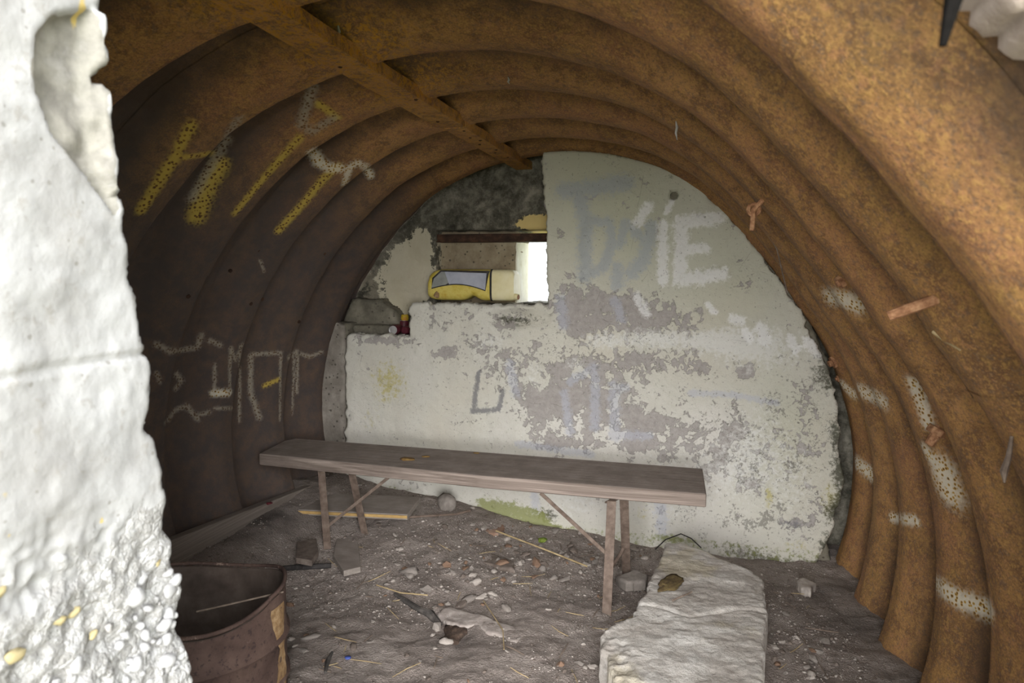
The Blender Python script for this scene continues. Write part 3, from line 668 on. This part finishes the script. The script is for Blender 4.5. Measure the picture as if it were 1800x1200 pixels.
# ------------------------------------------------------------------ entrance: left jamb, right corner of the front wall
XJ = -.80
def xp(pts): return [tuple(at_x(px, py, XJ)[[1, 2]]) for px, py in pts]
EDGE = [(176,-60),(183,0),(180,60),(186,150),(196,215),(202,300),(202,335),(212,350),(226,395),(236,470),(250,560),(262,625),(272,690),(264,728),(270,760),(284,795),(288,850),(300,868),(302,930),(314,965),(330,1030),(332,1090),(348,1180),(356,1260),(360,1330)]
ep = xp(EDGE); J_poly = [(-.9, 2.5)] + [(ep[0][0] - .01, 2.5)] + ep + [(ep[-1][0] + .02, -.1), (-.9, -.1)]
def jblob(U, V, L):
    r = np.zeros(U.shape)
    for px, py, rx, ry, a in L:
        c = at_x(px, py, XJ); k = abs(c[1]) * 1.25 / FPX; r = r + a * np.exp(-((U-c[1]) / (rx*k*.55))**2 - ((V-c[2]) / (ry*k))**2)
    return r
SP = [(60,60), (95,20), (170,10), (188,120), (190,300), (210,370), (205,385), (160,320), (95,240), (60,150)]
def jamb_attr(U, V):
    sp = poly_sd(U, V, xp(SP)); sp = sstep(-.006, .008, sp + .006*fbm(U, V, 0, 40, 4)) 
    li = jblob(U, V, [(150,18,22,40,.9), (100,12,30,12,.5), (60,600,60,16,.4), (10,870,18,14,.8), (20,940,16,10,.6), (290,990,14,10,.9), (185,915,20,9,.8), (60,1100,14,14,.6)])
    return dict(spall=sp, lichen=li, rubble=sstep(1.26, 1.08, V + .45*np.clip(.85 - U, 0, .3) + .06*fbm(U, V, 0, 9, 3)))
def jamb_extra(U, V):
    sp = poly_sd(U, V, xp(SP)); e = .018 * sstep(0, .012, sp) * (1 + .5*fbm(U, V, 0, 25, 3))
    lip = poly_sd(U, V, xp([(164,20), (190,20), (206,340), (196,345), (176,300), (160,200)])); e = e - .013 * sstep(-.002, .006, lip)
    low = sstep(1.24, 1.02, V + .10*fbm(U, V, 0, 8, 3)) 
    e = e + low * (.012 + .010*fbm(U, V, 0, 26, 5, 3.0) + .012*np.abs(fbm(U, V, 0, 42, 4, 5.0)))
    seam = np.abs(V - 1.375 - .006*fbm(U, V, 0, 8, 2)); e = e + .006 * sstep(.008, 0, seam)
    return e
jamb = patch('wall_left', J_poly, 'x', XJ, 1.9, M['jamb'], None, res=.006, rag=.009, rag_s=34, relief=.005, rel_s=16, round_=.012, extra=jamb_extra, attr=jamb_attr)
jamb['kind'] = 'structure'; jamb['label'] = 'broken white concrete jamb of the entrance with exposed pebbles'
def blob_mesh(name, seed, sub=2, amp=.18, flat=1.0):
    import bmesh
    bm = bmesh.new(); bmesh.ops.create_icosphere(bm, subdivisions=sub, radius=1.0)
    V = np.array([v.co[:] for v in bm.verts]); n = fbm(V[:,0] + seed*3.7, V[:,1], V[:,2], 1.1, 3, seed)
    V = V * (1 + amp*n)[:, None]; V[:, 2] *= flat; F = [[v.index for v in f.verts] for f in bm.faces]; bm.free()
    return V, F
# pebbles bared in the lower part of the jamb
pebs = [mesh_data('pebble', *blob_mesh('p', i, 2, .65), m_) for i, m_ in enumerate((M['peb'], M['peb'], M['peb'], M['peb_g'], M['peb_y'], M['peb']))]
def pebble(y, z, r, k, out=.35):
    o = link('pebble', pebs[k], jamb); o.location = (XJ - .018 + r*out, y, z)
    o.scale = (r*random.uniform(.6, .9), r*random.uniform(.8, 1.3), r*random.uniform(.65, 1.0)); o.rotation_euler = (random.uniform(-1, 1), random.uniform(-.3, .3), random.uniform(-.3, .3))
for px, py, r, k in ((248,1045,.024,0), (220,1070,.012,3), (275,1070,.011,0), (185,915,.013,4), (290,990,.012,4), (115,1090,.016,4), (145,1078,.013,4), (10,1045,.015,4), (255,750,.014,3), (300,1100,.016,0), (205,1105,.010,3), (180,1118,.009,4), (40,1155,.016,4), (120,980,.014,0), (200,1010,.012,0), (270,890,.013,0), (240,930,.012,0), (305,1160,.018,0), (320,1020,.013,0)):
    p = at_x(px, py, XJ); pebble(p[1], p[2], r*(.62 if k == 4 else .8), k, .3)
ymax = np.interp
ez = np.array([p[1] for p in ep])[::-1]; ey = np.array([p[0] for p in ep])[::-1]
for i in range(520):
    z = random.uniform(.66, 1.20); ye = float(np.interp(z, ez, ey)); y = random.uniform(.52, ye - .012)
    if z > 1.12 - 1.0*(ye - y) + .08*float(fbm(y, z, 0, 14, 3)): continue
    if len(jamb.children) > 290: break
    pebble(y, z, random.uniform(.0045, .0095) if random.random() < .85 else random.uniform(.009, .015), random.choice((0, 0, 0, 1, 2, 3, 3, 5, 5, 0, 4 if random.random() < .35 else 0)), random.uniform(-.1, .25))
# right side and head of the entrance
YF = .80
hp = yp([(1778,-20), (1846,42)], YF)
R_poly = [(-2.6, 2.6), (-2.6, 2.02), (hp[0][0] - .22, 2.02), hp[0], hp[1], (.47, 1.60), (.50, -.1), (2.0, -.1), (2.0, 2.6)]
wr = patch('wall_front', R_poly, 'y', YF, .10, M['pinkish'], None, res=.014, rag=.006, relief=.004, round_=.02, clip=None, attr=lambda U, V: dict(spall=U*0 + .35, lichen=U*0, rubble=U*0))
wr['kind'] = 'structure'; wr['label'] = 'concrete head and right edge of the entrance'

# ------------------------------------------------------------------ bench
ZT = .525; TH = .064
def bz(px, py, z=ZT): return at_z(px, py, z)
bench = thing('wooden_bench', 'long dusty plank bench on rusty iron legs against the painted wall', 'bench', (-1.2, 3.4, 0))
def loc_of(par, V): return [tuple(np.array(v) - np.array(par.location)) for v in V]
def part(mb, name, mat, par, smooth=False): return obj(name, loc_of(par, mb.V), mb.F, mat, par, smooth)
top = [bz(455, 797), bz(850, 836), bz(1242, 868), bz(1235, 824), bz(880, 797), bz(520, 770), bz(500, 774)]
mb = MB().prism([p[:2] for p in top], ZT - TH, [ZT, ZT, ZT, ZT + .003, ZT + .002, ZT, ZT])
seat = part(mb, 'seat', M['seat'], bench); bevel(seat, .007, 3)
zu = ZT - TH
def L_bar(p, q, wd, mat, name, par, up):
    mb = MB().bar(p, q, wd, .005, up, (0, 0)).bar(p, q, .005, wd*.8, up, (wd/2 - .0025, wd*.4)); return bevel(part(mb, name, mat, par), .0012, 1)
FLt, RLt, FRt, RRt = bz(563, 824, zu), bz(616, 826, zu), bz(1069, 880, zu), bz(1091, 872, zu)
def foot(px, py):
    z = .03
    for _ in range(6):
        p = at_z(px, py, z); z = float(fl(p[0], p[1]))
    return p
FLf, RLf, FRf, RRf = foot(574, 958), foot(640, 932), foot(1060, 1074), foot(1096, 1005)
FLt[1] = min(FLt[1], top[0][1] + .25); 
for t_, f_ in ((FLt, FLf), (RLt, RLf), (FRt, FRf), (RRt, RRf)):
    L_bar(tuple(t_), tuple(f_ + np.array([0, 0, -.02])), .050, M['leg'], 'leg', bench, (1, 0, 0))
mb = MB().bar(tuple(FLf*.78 + FLt*.22), tuple(bz(684, 838, zu)), .016, .006, (0, 1, 0)); bevel(part(mb, 'brace', M['leg'], bench), .001, 1)
mb = MB().bar(tuple(FRf*.48 + FRt*.52), tuple(bz(950, 866, zu)), .018, .006, (0, 1, 0)); bevel(part(mb, 'brace', M['leg'], bench), .001, 1)
for a_, b_ in ((FLt, RLt), (FRt, RRt)):
    mb = MB().bar(tuple(a_ + np.array([0, -.02, -.004])), tuple(b_ + np.array([0, .03, -.004])), .03, .006, (0, 0, 1)); part(mb, 'cleat', M['leg'], bench)
# crumbs of dead leaf on the seat
for i, (px, py, s) in enumerate(((716, 808, .026), (748, 803, .016), (838, 797, .013))):
    V, F = blob_mesh('l', i + 20, 2, .5, .25); p = bz(px, py)
    o = obj('dead_leaf', V * s, F, M['leaf'], None, True, None, (p[0], p[1], ZT + .004)); o.scale = (1.4, 1, 1); tag(o, ['largest brown leaf scrap on the bench seat', 'middle-sized brown leaf scrap on the bench seat', 'smallest brown leaf scrap on the bench seat near its back edge'][i], 'leaf', 'leaf scraps on the bench')

# ------------------------------------------------------------------ oil drum
DR = .29; dc = (-1.64, 1.94, 0); RIM = .425
drum = thing('oil_drum', 'rusted open-topped oil drum beside the white concrete jamb', 'drum', dc)
def drum_ring(t, r, z):
    dent = 1 - .10 * math.exp(-((t - (-.35)) / .30)**2) * (z / RIM)**2 + .03*math.exp(-((t - .25) / .25)**2) * (z / RIM)**2
    dz = (.018*math.sin(t*2+.7) + .012*math.sin(3*t)) * (1 if z > RIM - .03 else 0)
    return (r*dent*math.cos(t), r*dent*math.sin(t), z + dz)
N = 96
pr = [(DR, -.02), (DR, .10), (DR+.010, .115), (DR, .13), (DR, .255), (DR+.012, .27), (DR, .285), (DR, .36), (DR, RIM-.012)]
V = [drum_ring(2*math.pi*j/N, r, z) for r, z in pr for j in range(N)]
F = [(i*N+j, i*N+(j+1) % N, (i+1)*N+(j+1) % N, (i+1)*N+j) for i in range(len(pr)-1) for j in range(N)]
smooth_angle(obj('shell', V, F, M['drum'], drum), 50)
pr = [(DR-.006, RIM-.012), (DR-.006, .2), (DR-.006, .03), (.0, .03)]
V = [drum_ring(2*math.pi*j/N, r, z) for r, z in pr for j in range(N)]
smooth_angle(obj('lining', V, [(i*N+j, (i+1)*N+j, (i+1)*N+(j+1) % N, i*N+(j+1) % N) for i in range(3) for j in range(N)], M['drum_in'], drum), 50)
mb = MB().tube([drum_ring(2*math.pi*j/64, DR-.002, RIM) for j in range(65)], .007, 8, False); smooth_angle(mb.obj('rim', M['drum'], drum), 60)
# a strip of orange rust flaking off the side that faces the room
V = []; F = []; K = 26
for i in range(K):
    z = -.02 + (RIM - .01) * i / (K - 1); c = .16 + .05*math.sin(z*9) ; wd = .11 + .09*float(fbm(z, 0, 0, 9, 4))
    for j in range(9):
        t = c + wd * (j/8 - .5) * 2; V.append(drum_ring(t, DR + .0025 + .004*float(fbm(t*6, z*20, 0, 1, 3)), z))
F = [(i*9+j, i*9+j+1, (i+1)*9+j+1, (i+1)*9+j) for i in range(K-1) for j in range(8)]
obj('rust_scale', V, F, M['orange'], drum, True)
p = at_z(470, 1035, RIM)
o = MB().tube([tuple(at_z(345, 1075, RIM + .01)), tuple(at_z(420, 1058, RIM + .012)), tuple(at_z(498, 1040, RIM + .008))], .003, 6).obj('twig', M['twig']); tag(o, 'thin twig lying across the rim of the oil drum', 'twig')

# ------------------------------------------------------------------ broken slab on the floor
SZ = .155
def zp(pts, z=SZ): return [tuple(at_z(px, py, z)[:2]) for px, py in pts]
S_poly = zp([(1172,952), (1205,955), (1262,978), (1322,1002), (1342,1018), (1346,1080), (1342,1200), (1346,1330), (1085,1330), (1084,1215), (1070,1160), (1058,1135), (1056,1112), (1070,1098), (1112,1080), (1120,1055), (1140,1040), (1140,1020), (1152,1000)])
def slab_extra(U, V):
    ridge = [at_z(*q, SZ)[:2] for q in ((1118,1062), (1150,1065), (1215,1083), (1290,1070), (1345,1074))]
    d = seg_dist(U, V, ridge); e = .006 * sstep(.010, 0, d)
    side = sstep(-.02, .03, (V - np.interp(U, [r[0] for r in ridge], [r[1] for r in ridge]))); e = e - .006 * side
    l = seg_dist(U, V, [at_z(*q, SZ)[:2] for q in ((1065,1118), (1085,1150), (1095,1200), (1100,1300))]); lf = np.exp(-(l/.06)**2)
    e = e + lf * (.012 + .022*np.abs(fbm(U, V, 0, 16, 4, 1.5)) - .012)
    e = e + .010*np.abs(fbm(U, V, 0, 7, 5, 3.3)) + .004*np.abs(fbm(U, V, 0, 30, 4, 4.4))
    return e
slab = patch('concrete_slab', S_poly, 'z', SZ, .19, M['slab'], None, res=.0075, rag=.013, rag_s=16, relief=.003, rel_s=14, round_=.014, extra=slab_extra)
tag(slab, 'large broken chalky concrete slab lying on the floor at right', 'slab')
V, F = blob_mesh('l', 41, 3, .8, .22); p = at_z(1176, 1025, SZ + .01)
o = obj('moss_clump', V*.066, F, M['moss_dry'], None, True, None, tuple(p)); o.scale = (.6, 1.2, .28); o.rotation_euler = (0, 0, -.4); tag(o, 'brown withered moss clump on the broken slab', 'moss')
o = MB().tube([at_z(1182, 1055, SZ+.018), at_z(1200, 1047, SZ+.022), at_z(1216, 1040, SZ+.02)], .004, 6).obj('twig', M['twig']); tag(o, 'short brown twig on the broken slab below the moss', 'twig')

# ------------------------------------------------------------------ boards, rubble and litter with names of their own
def board(name, px, zt, th, mat, label, cat, bev=.004, edge=None):
    if zt is None:
        q = foot(sum(a for a, b in px)/len(px), sum(b for a, b in px)/len(px)); zt = q[2] + .016
    P = [at_z(a, b, zt) for a, b in px]; o = MB().prism([p[:2] for p in P], zt - th, zt).obj(name, mat); bevel(o, bev)
    return tag(o, label, cat)
bd = board('board', [(500, 894), (716, 904), (740, 873), (526, 864)], .195, .032, M['board'], 'wide dusty board with a yellow edge under the left end of the bench', 'board')
e0, e1 = at_z(520, 896, .195), at_z(716, 905, .195)
bevel(MB().bar((e0[0], e0[1] - .002, .184), (e1[0], e1[1] - .002, .184), .004, .016).obj('painted_edge', M['cream_paint'], bd), .001)
board('board', [(594, 930), (628, 934), (634, 996), (604, 1003), (586, 975)], None, .03, M['board'], 'small grey board lying between the left legs of the bench', 'board')
board('tile', [(522, 952), (556, 945), (560, 968), (548, 985), (520, 980)], None, .03, M['st_brown'], 'flat brown tile fragment left of the bench front leg', 'tile')
k0, k1 = at_x(300, 950, -2.27), at_x(548, 853, -2.27)
o = MB().hexa([(k0[0]-.05, k0[1], k0[2]-.16), (k0[0], k0[1], k0[2]-.16), (k1[0], k1[1], k1[2]-.16), (k1[0]-.05, k1[1], k1[2]-.16),
               (k0[0]-.05, k0[1], k0[2]), (k0[0], k0[1], k0[2]), (k1[0], k1[1], k1[2]), (k1[0]-.05, k1[1], k1[2])]).obj('kerb_board', M['kerb']); bevel(o, .006); tag(o, 'long dusty kerb board along the foot of the left vault', 'board')
V, F = blob_mesh('s', 50, 2, .3, .7); p = foot(786, 893); o = obj('stone_block', V*.075, F, M['st_grey'], None, True, None, (p[0], p[1], p[2] + .03)); o.scale = (.8, .7, 1.1); tag(o, 'grey stone block at the wall foot right of the wide board', 'stone')
def chunk(name, pts, zt, th, mat, label, cat, rag=.008):
    o = patch(name, zp(pts, zt), 'z', zt, th, mat, None, res=.008, rag=rag, relief=.006, rel_s=14, round_=.012); return tag(o, label, cat)
chunk('brick_fragment', [(826, 903), (842, 900), (888, 915), (886, 934), (868, 938), (832, 925)], .045, .08, M['brick'], 'broken reddish brick at the wall foot below the green moss', 'brick')
chunk('plaster_fragment', [(768, 1078), (790, 1064), (822, 1074), (856, 1082), (880, 1092), (905, 1100), (922, 1116), (908, 1128), (882, 1118), (858, 1112), (838, 1098), (808, 1100), (785, 1092)], .010, .05, M['frag'], 'long pale plaster fragment lying flat in the middle of the floor', 'rubble')
chunk('slate_fragment', [(790, 960), (850, 965), (905, 985), (905, 1000), (850, 990), (800, 972)], .03, .05, M['st_brown'], 'flat dusty slab fragment half buried in the middle of the floor', 'rubble', .012)
chunk('slate_fragment', [(1082, 1010), (1118, 1000), (1140, 1008), (1136, 1020), (1100, 1022)], .025, .05, M['st_grey'], 'flat grey stone between the bench legs and the broken slab', 'stone')
chunk('stone', [(1400, 1018), (1412, 1010), (1432, 1022), (1426, 1036), (1408, 1030)], .0, .05, M['st_pale'], 'pale stone at the foot of the painted wall right of the slab', 'stone')
def stick(name, pts, rad, mat, label, cat, n=8):
    o = MB().tube([tuple(p) for p in pts], rad, n).obj(name, mat); smooth_angle(o); return tag(o, label, cat)
def fz(px, py, dz=.01): p = foot(px, py).copy(); p[2] += dz; return p
stick('charred_stick', [fz(694, 1046, .006), fz(712, 1058, .006), fz(738, 1074, .006), fz(756, 1082, .008), fz(774, 1100, .004)], [.008, .014, .013, .021, .012], M['char'], 'short charred stick in the middle of the floor', 'stick')
stick('rubber_hose', [fz(494, 1006, .02), fz(530, 1003, .02), fz(582, 999, .015)], [.012, .014, .012], M['black'], 'black rubber hose on the floor right of the oil drum', 'hose')
stick('iron_rod', [fz(640, 915, .012), fz(720, 912, .012), fz(800, 908, .015), fz(826, 903, .02)], .007, M['leg'], 'thin iron rod on the floor behind the bench legs', 'rod')
stick('wire', [fz(1152, 968), at_y(1170, 948, 3.86), at_y(1197, 938, 3.84), at_y(1215, 946, 3.82), at_z(1232, 962, SZ)], .0032, M['wire'], 'black wire arching up behind the broken slab', 'wire')
stick('wire', [at_y(1100, 955, 3.45), at_y(1088, 978, 3.4), at_y(1075, 996, 3.35), at_y(1070, 1020, 3.3), fz(1066, 1050)], .009, M['leg'], 'rusty cable looped around the right rear bench leg', 'cable')
stick('cane', [fz(872, 938, .018), fz(960, 972, .018), fz(1032, 1001, .018)], .0045, M['straw'], 'long pale cane lying on the stones in front of the moss', 'cane')
V, F = blob_mesh('m', 61, 3, .6, .5); p = foot(952, 952); o = obj('moss_clump', V*.028, F, M['moss'], None, True, None, (p[0], p[1], p[2] + .008)); tag(o, 'small bright green moss clump on the stones', 'moss')
V, F = blob_mesh('m', 62, 3, .7, .4); p = foot(795, 1118); o = obj('ash_clump', V*np.array([.05, .085, .05]), F, M['leaf_dark'], None, True, None, (p[0], p[1], p[2] + .004)); tag(o, 'dark clump of ash and leaves in the middle of the floor', 'ash')
V, F = blob_mesh('m', 63, 2, .5, .4); p = foot(474, 903); o = obj('red_scrap', V*.016, F, M['can_red'], None, True, None, (p[0], p[1], p[2] + .06)); tag(o, 'small dark red scrap at the corner of the wide board', 'scrap')

V, F = blob_mesh('b', 81, 2, .4, .5); p = foot(612, 1158); o = obj('blue_scrap', V*.011, F, M['blue'], None, True, None, (p[0], p[1], p[2] + .006)); tag(o, 'tiny blue plastic scrap on the dirt near the oil drum', 'scrap')
stick('twig', [fz(572, 1186), fz(576, 1166), fz(584, 1150)], [.006, .010, .005], M['char'], 'short dark twig on the dirt right of the oil drum', 'twig')
stick('twig', [fz(662, 1032, .012), fz(705, 1046, .012), fz(752, 1050, .012)], .003, M['straw'], 'straight pale twig lying above the charred stick', 'twig')
stick('straw', [fz(850, 1060, .012), fz(866, 1085, .014), fz(884, 1112, .012), fz(886, 1146, .012)], .0022, M['straw'], 'long thin bent straw crossing the long plaster fragment', 'straw')

# ------------------------------------------------------------------ on the ledges: canister and cans
c0 = at_y(752, 530, 4.17); c1 = at_y(903, 530, 4.17); L = c1[0] - c0[0]; H = .195; DP = .17
can = thing('plastic_canister', 'yellow plastic canister lying on its side on the ledge by the bright opening', 'canister', (c0[0], 4.25, sill + .012))
def sect(x, n=40):
    u = x / L; e = 1.0
    if u < .16: e = .55 + .45*math.sqrt(max(0, 1 - ((.16 - u)/.16)**2))
    if u > .92: e = .80 + .20*math.sqrt(max(0, 1 - ((u - .92)/.08)**2))
    h = H * e * (1 - .0*u); d = DP * (.75 + .25*e); pinch = .028*math.exp(-((u - .52)/.07)**2)
    r = []
    for j in range(n):
        t = 2*math.pi*j/n; c, s = math.cos(t), math.sin(t); q = 5.0
        k = (abs(c)**q + abs(s)**q)**(-1/q); yy, zz = c*k*d/2, s*k*h/2
        if zz < 0: zz += pinch * min(1, -zz/(h/2)*1.3)
        r.append((x, yy, zz + H/2 - (H - h)*.25))
    return r
def loft(x0, x1, m, name, mat, par, grow=0, cap=True):
    V = []; F = []; n = 40
    xs_ = np.linspace(x0, x1, m)
    for i, x in enumerate(xs_):
        s_ = sect(min(max(x, 0), L)); V += [(x, y*(1+grow), (z-H/2)*(1+grow)+H/2) for _, y, z in s_]
        if i: F += [((i-1)*n+j, (i-1)*n+(j+1) % n, i*n+(j+1) % n, i*n+j) for j in range(n)]
    if cap: F += [tuple(range(n)), tuple((m-1)*n + j for j in reversed(range(n)))]
    return smooth_angle(obj(name, V, F, mat, par), 45)
loft(0, L*.74, 40, 'body', M['yel'], can); sh = loft(L*.745, L, 18, 'shoulder', M['cream'], can, 0.0)
loft(L*.728, L*.752, 4, 'seam', M['black'], can, .02, False)
yf = -DP/2 - .0015
def lab(name, pts, mat, dy, par):                                     # u, w: fractions of the front face
    n = len(pts); V = [(L*u, yf - dy, H*w) for u, w in pts] + [(L*u, yf + .012, H*w) for u, w in pts]
    F = [tuple(range(n))] + [(i, (i+1) % n, n + (i+1) % n, n + i) for i in range(n)]; return obj(name, V, F, mat, par, False)
low = [(u, .40 + .16*math.sin((u-.05)/.65*math.pi*.95)**1 - .10*((u-.05)/.65)**2) for u in np.linspace(.05, .68, 16)]
bor = lab('label_border', [(u, w_ - .035) for u, w_ in low] + [(.725, .95), (.16, .97), (.06, .72)], M['black'], .001, can)
lab('label', [q for q in low if q[0] > .25] + [(.695, .88), (.21, .92)], M['lab'], .004, bor)
lab('label_corner', [q for q in low if q[0] <= .25] + [(.275, .60), (.25, .78), (.205, .92), (.17, .92), (.08, .70)], M['lab2'], .003, bor)
V, F = blob_mesh('r', 71, 2, .3, 1); o = obj('rust_stain', V * np.array([.018, .002, .022]), F, M['orange'], can, True, None, (L*.11, yf + .002, H*.17))
mb = MB().tube([(L + .000, -DP*.30, .028), (L + .022, -DP*.32, .026)], .020, 16, True); nk = mb.obj('neck', M['cream'], can); smooth_angle(nk)
mb = MB().tube([(L + .019, -DP*.32, .026), (L + .026, -DP*.325, .026)], .015, 16, True); smooth_angle(mb.obj('mouth', M['iron'], nk))
def drink_can(label, loc, axis, rot, r, h, mat, endmat):
    c = thing('drink_can', label, 'can', loc); c.rotation_euler = rot
    pr = [(0, .002), (r*.80, .002), (r*.84, .0), (r, .010), (r, h - .012), (r*.84, h - .001)]
    smooth_angle(MB().lathe(pr, 28).obj('body', mat, c), 40)
    smooth_angle(MB().lathe([(r*.84, h - .002), (r*.85, h + .001), (r*.78, h + .001), (r*.74, h - .005), (r*.3, h - .004), (0, h - .004)], 28).obj('can_end', endmat, c), 40)
    return c
p = at_y(687, 581, 4.06)
drink_can('dark red drink can lying with its silver end outwards on the lower ledge', (p[0], 4.175, ledge + .034), 'y', (math.radians(90), 0, .12), .032, .115, M['can_red'], M['alu'])
p = at_y(709, 580, 4.09)
drink_can('crushed dark red can lying at the right end of the lower ledge', (p[0] + .006, 4.20, ledge + .030), 'y', (math.radians(90), 0, -.1), .027, .09, M['can_red'], M['can_red'])
p = at_y(708, 565, 4.24)
drink_can('dark red can standing behind the lying cans on the lower ledge', (p[0], 4.26, ledge), 'z', (0, 0, 0), .033, .082, M['can_red'], M['alu'])
drink_can('small yellow tin stacked on top of the standing dark red can', (p[0] + .006, 4.26, ledge + .0835), 'z', (0, 0, 0), .026, .036, M['can_yel'], M['can_yel'])
V, F = blob_mesh('d', 77, 3, .5, .5); p = at_y(672, 580, 4.16); o = obj('rubble_heap', V*.05, F, M['st_brown'], None, True, None, (p[0], 4.25, ledge + .012)); o['kind'] = 'stuff'; o['label'] = 'brown rubble and leaves on the lower ledge'

# ------------------------------------------------------------------ loose stones, straws and gravel
kinds = [('st_grey', 'grey rounded stone lying loose on the dirt floor', 'grey stones on the floor'), ('st_pale', 'pale chalky stone chip lying loose on the dirt floor', 'pale stone chips on the floor'),
         ('st_rust', 'rusty orange stone lying loose on the dirt floor', 'orange stones on the floor'), ('st_brown', 'dull brown stone lying loose on the dirt floor', 'brown stones on the floor')]
sm = {k: [mesh_data('stone', *blob_mesh('s', i*5 + j, 1 if j % 2 else 2, .75, .55), M[k], j % 2 == 0) for j in range(6)] for i, (k, _, _) in enumerate(kinds)}
def blocked(x, y):
    if poly_sd(np.array([x]), np.array([y]), S_poly)[0] > -.03: return True
    if (x - dc[0])**2 + (y - dc[1])**2 < (DR + .02)**2: return True
    return y > 3.97 or (x - CX)**2 + (.0 - CZ)**2 > 1.50**2
def stone(x, y, r, ki, own=None):
    k, lab_, grp = kinds[ki]; lab_ = own or lab_; o = link('stone', random.choice(sm[k])); z = float(fl(x, y))
    o.location = (x, y, z + r*.28); o.scale = (r*random.uniform(.8, 1.3), r*random.uniform(.6, 1.0), r*random.uniform(.6, 1.0)); o.rotation_euler = (random.uniform(-.3, .3), random.uniform(-.3, .3), random.uniform(0, 6.3)); tag(o, lab_, 'stone', grp)
placed = 0
OWN = {(865,1046): 'largest pale stone chip, just above the right part of the long plaster fragment', (990,1022): 'round grey stone between the lower end of the cane and the front right bench leg',
       (720,1008): 'wide grey stone alone in mid floor, left of the orange stones', (885,992): 'orange stone lying right beside the half-buried dusty slab fragment'}
for px, py, r, ki in ((865,1046,.030,1), (848,1050,.024,1), (885,992,.030,2), (868,1005,.022,1), (990,1022,.030,0), (720,1008,.040,0), (750,1037,.030,0), (785,995,.030,2), (703,965,.020,1), (818,1000,.022,2), (830,1012,.022,1), (884,1022,.026,2), (905,1012,.014,1),
                      (940,1015,.024,2), (972,1018,.022,0), (760,1118,.016,1), (765,1140,.014,1), (890,1070,.026,0), (1020,1058,.014,0), (932,985,.022,1), (915,960,.018,2), (1004,960,.016,2), (965,952,.020,1), (1380,1080,.018,0), (1400,1122,.016,1), (1430,1160,.02,0), (1480,1145,.03,0), (1375,1130,.016,1), (650,1130,.018,0), (700,992,.018,0)):
    p = foot(px, py)
    if not blocked(p[0], p[1]): stone(p[0], p[1], r, ki, OWN.get((px, py))); placed += 1
random.seed(21)
while placed < 260:
    if random.random() < .62: px, py = random.gauss(930, 130), random.gauss(990, 45)
    elif random.random() < .35: px, py = random.uniform(1350, 1510), random.uniform(1010, 1198)
    else: px, py = random.uniform(500, 1060), random.uniform(930, 1198)
    if not (860 < py < 1198 and px < 1515): continue
    p = foot(px, py)
    if blocked(p[0], p[1]) or p[1] < 1.7: continue
    stone(p[0], p[1], min(.030, .0085 * math.exp(abs(random.gauss(0, .6)))), random.choices((0, 1, 2, 3), (4, 4, 1.6, 3))[0]); placed += 1
for i in range(95):
    px, py = random.uniform(560, 1500), random.uniform(950, 1195); p = foot(px, py)
    if blocked(p[0], p[1]): continue
    a = random.uniform(0, 3.14); l = random.uniform(.03, .13); pts = []
    for k in (-.5, 0, .5):
        x, y = p[0] + l*k*math.cos(a) + random.uniform(-.004, .004), p[1] + l*k*math.sin(a); pts.append((x, y, float(fl(x, y)) + .008))
    st = i % 3 != 0
    o = MB().tube(pts, [.0012, .0018, .001] if st else [.002, .0026, .0016], 5).obj('straw' if st else 'twig', M['straw'] if st else M['twig'])
    tag(o, 'thin dry straw scattered on the dirt floor' if st else 'thin grey twig scattered on the dirt floor', 'straw' if st else 'twig', 'straws on the floor' if st else 'twigs on the floor')
gv = []; gf = []; base_v, base_f = blob_mesh('g', 5, 1, .45, .7)
base_f = np.array(base_f); NG = 22000; gx = RNG.uniform(-2.3, .65, NG); gy = RNG.uniform(1.6, 3.98, NG)
dens = np.clip(.5 + .9*fbm(gx, gy, 0, 2.5, 3, 8.0) + .5*np.exp(-((gx + .85)/.6)**2 - ((gy - 3.5)/.4)**2), 0, 1)
ok = (RNG.random(NG) < dens) & (poly_sd(gx, gy, S_poly) < -.01) & ((gx-dc[0])**2 + (gy-dc[1])**2 > (DR+.01)**2)
gx, gy = gx[ok], gy[ok]; gz = fl(gx, gy)
for mname, lo_, hi_ in (('st_pale', 0, .35), ('st_brown', .35, .75), ('st_grey', .75, 1.0)):
    sel = slice(int(len(gx)*lo_), int(len(gx)*hi_)); X_, Y_, Z_ = gx[sel], gy[sel], gz[sel]; n = len(X_)
    r = .0022 * np.exp(np.abs(RNG.normal(0, .55, n))).clip(1, 4.5); a = RNG.uniform(0, 6.28, n); sx = RNG.uniform(.7, 1.5, n)
    B = base_v[None] * np.stack([r*sx, r, r*.8], -1)[:, None]
    V = np.stack([B[..., 0]*np.cos(a)[:, None] - B[..., 1]*np.sin(a)[:, None] + X_[:, None], B[..., 0]*np.sin(a)[:, None] + B[..., 1]*np.cos(a)[:, None] + Y_[:, None], B[..., 2] + (Z_ + r*.2 + .003)[:, None]], -1).reshape(-1, 3)
    F = (base_f[None] + (np.arange(n)*len(base_v))[:, None, None]).reshape(-1, 3)
    o = obj('gravel', V, F, M[mname], None, True); o['kind'] = 'stuff'; o['label'] = {'st_pale': 'pale gravel chips strewn over the dirt floor', 'st_brown': 'brown gravel strewn over the dirt floor', 'st_grey': 'grey gravel strewn over the dirt floor'}[mname]; o['category'] = 'gravel'
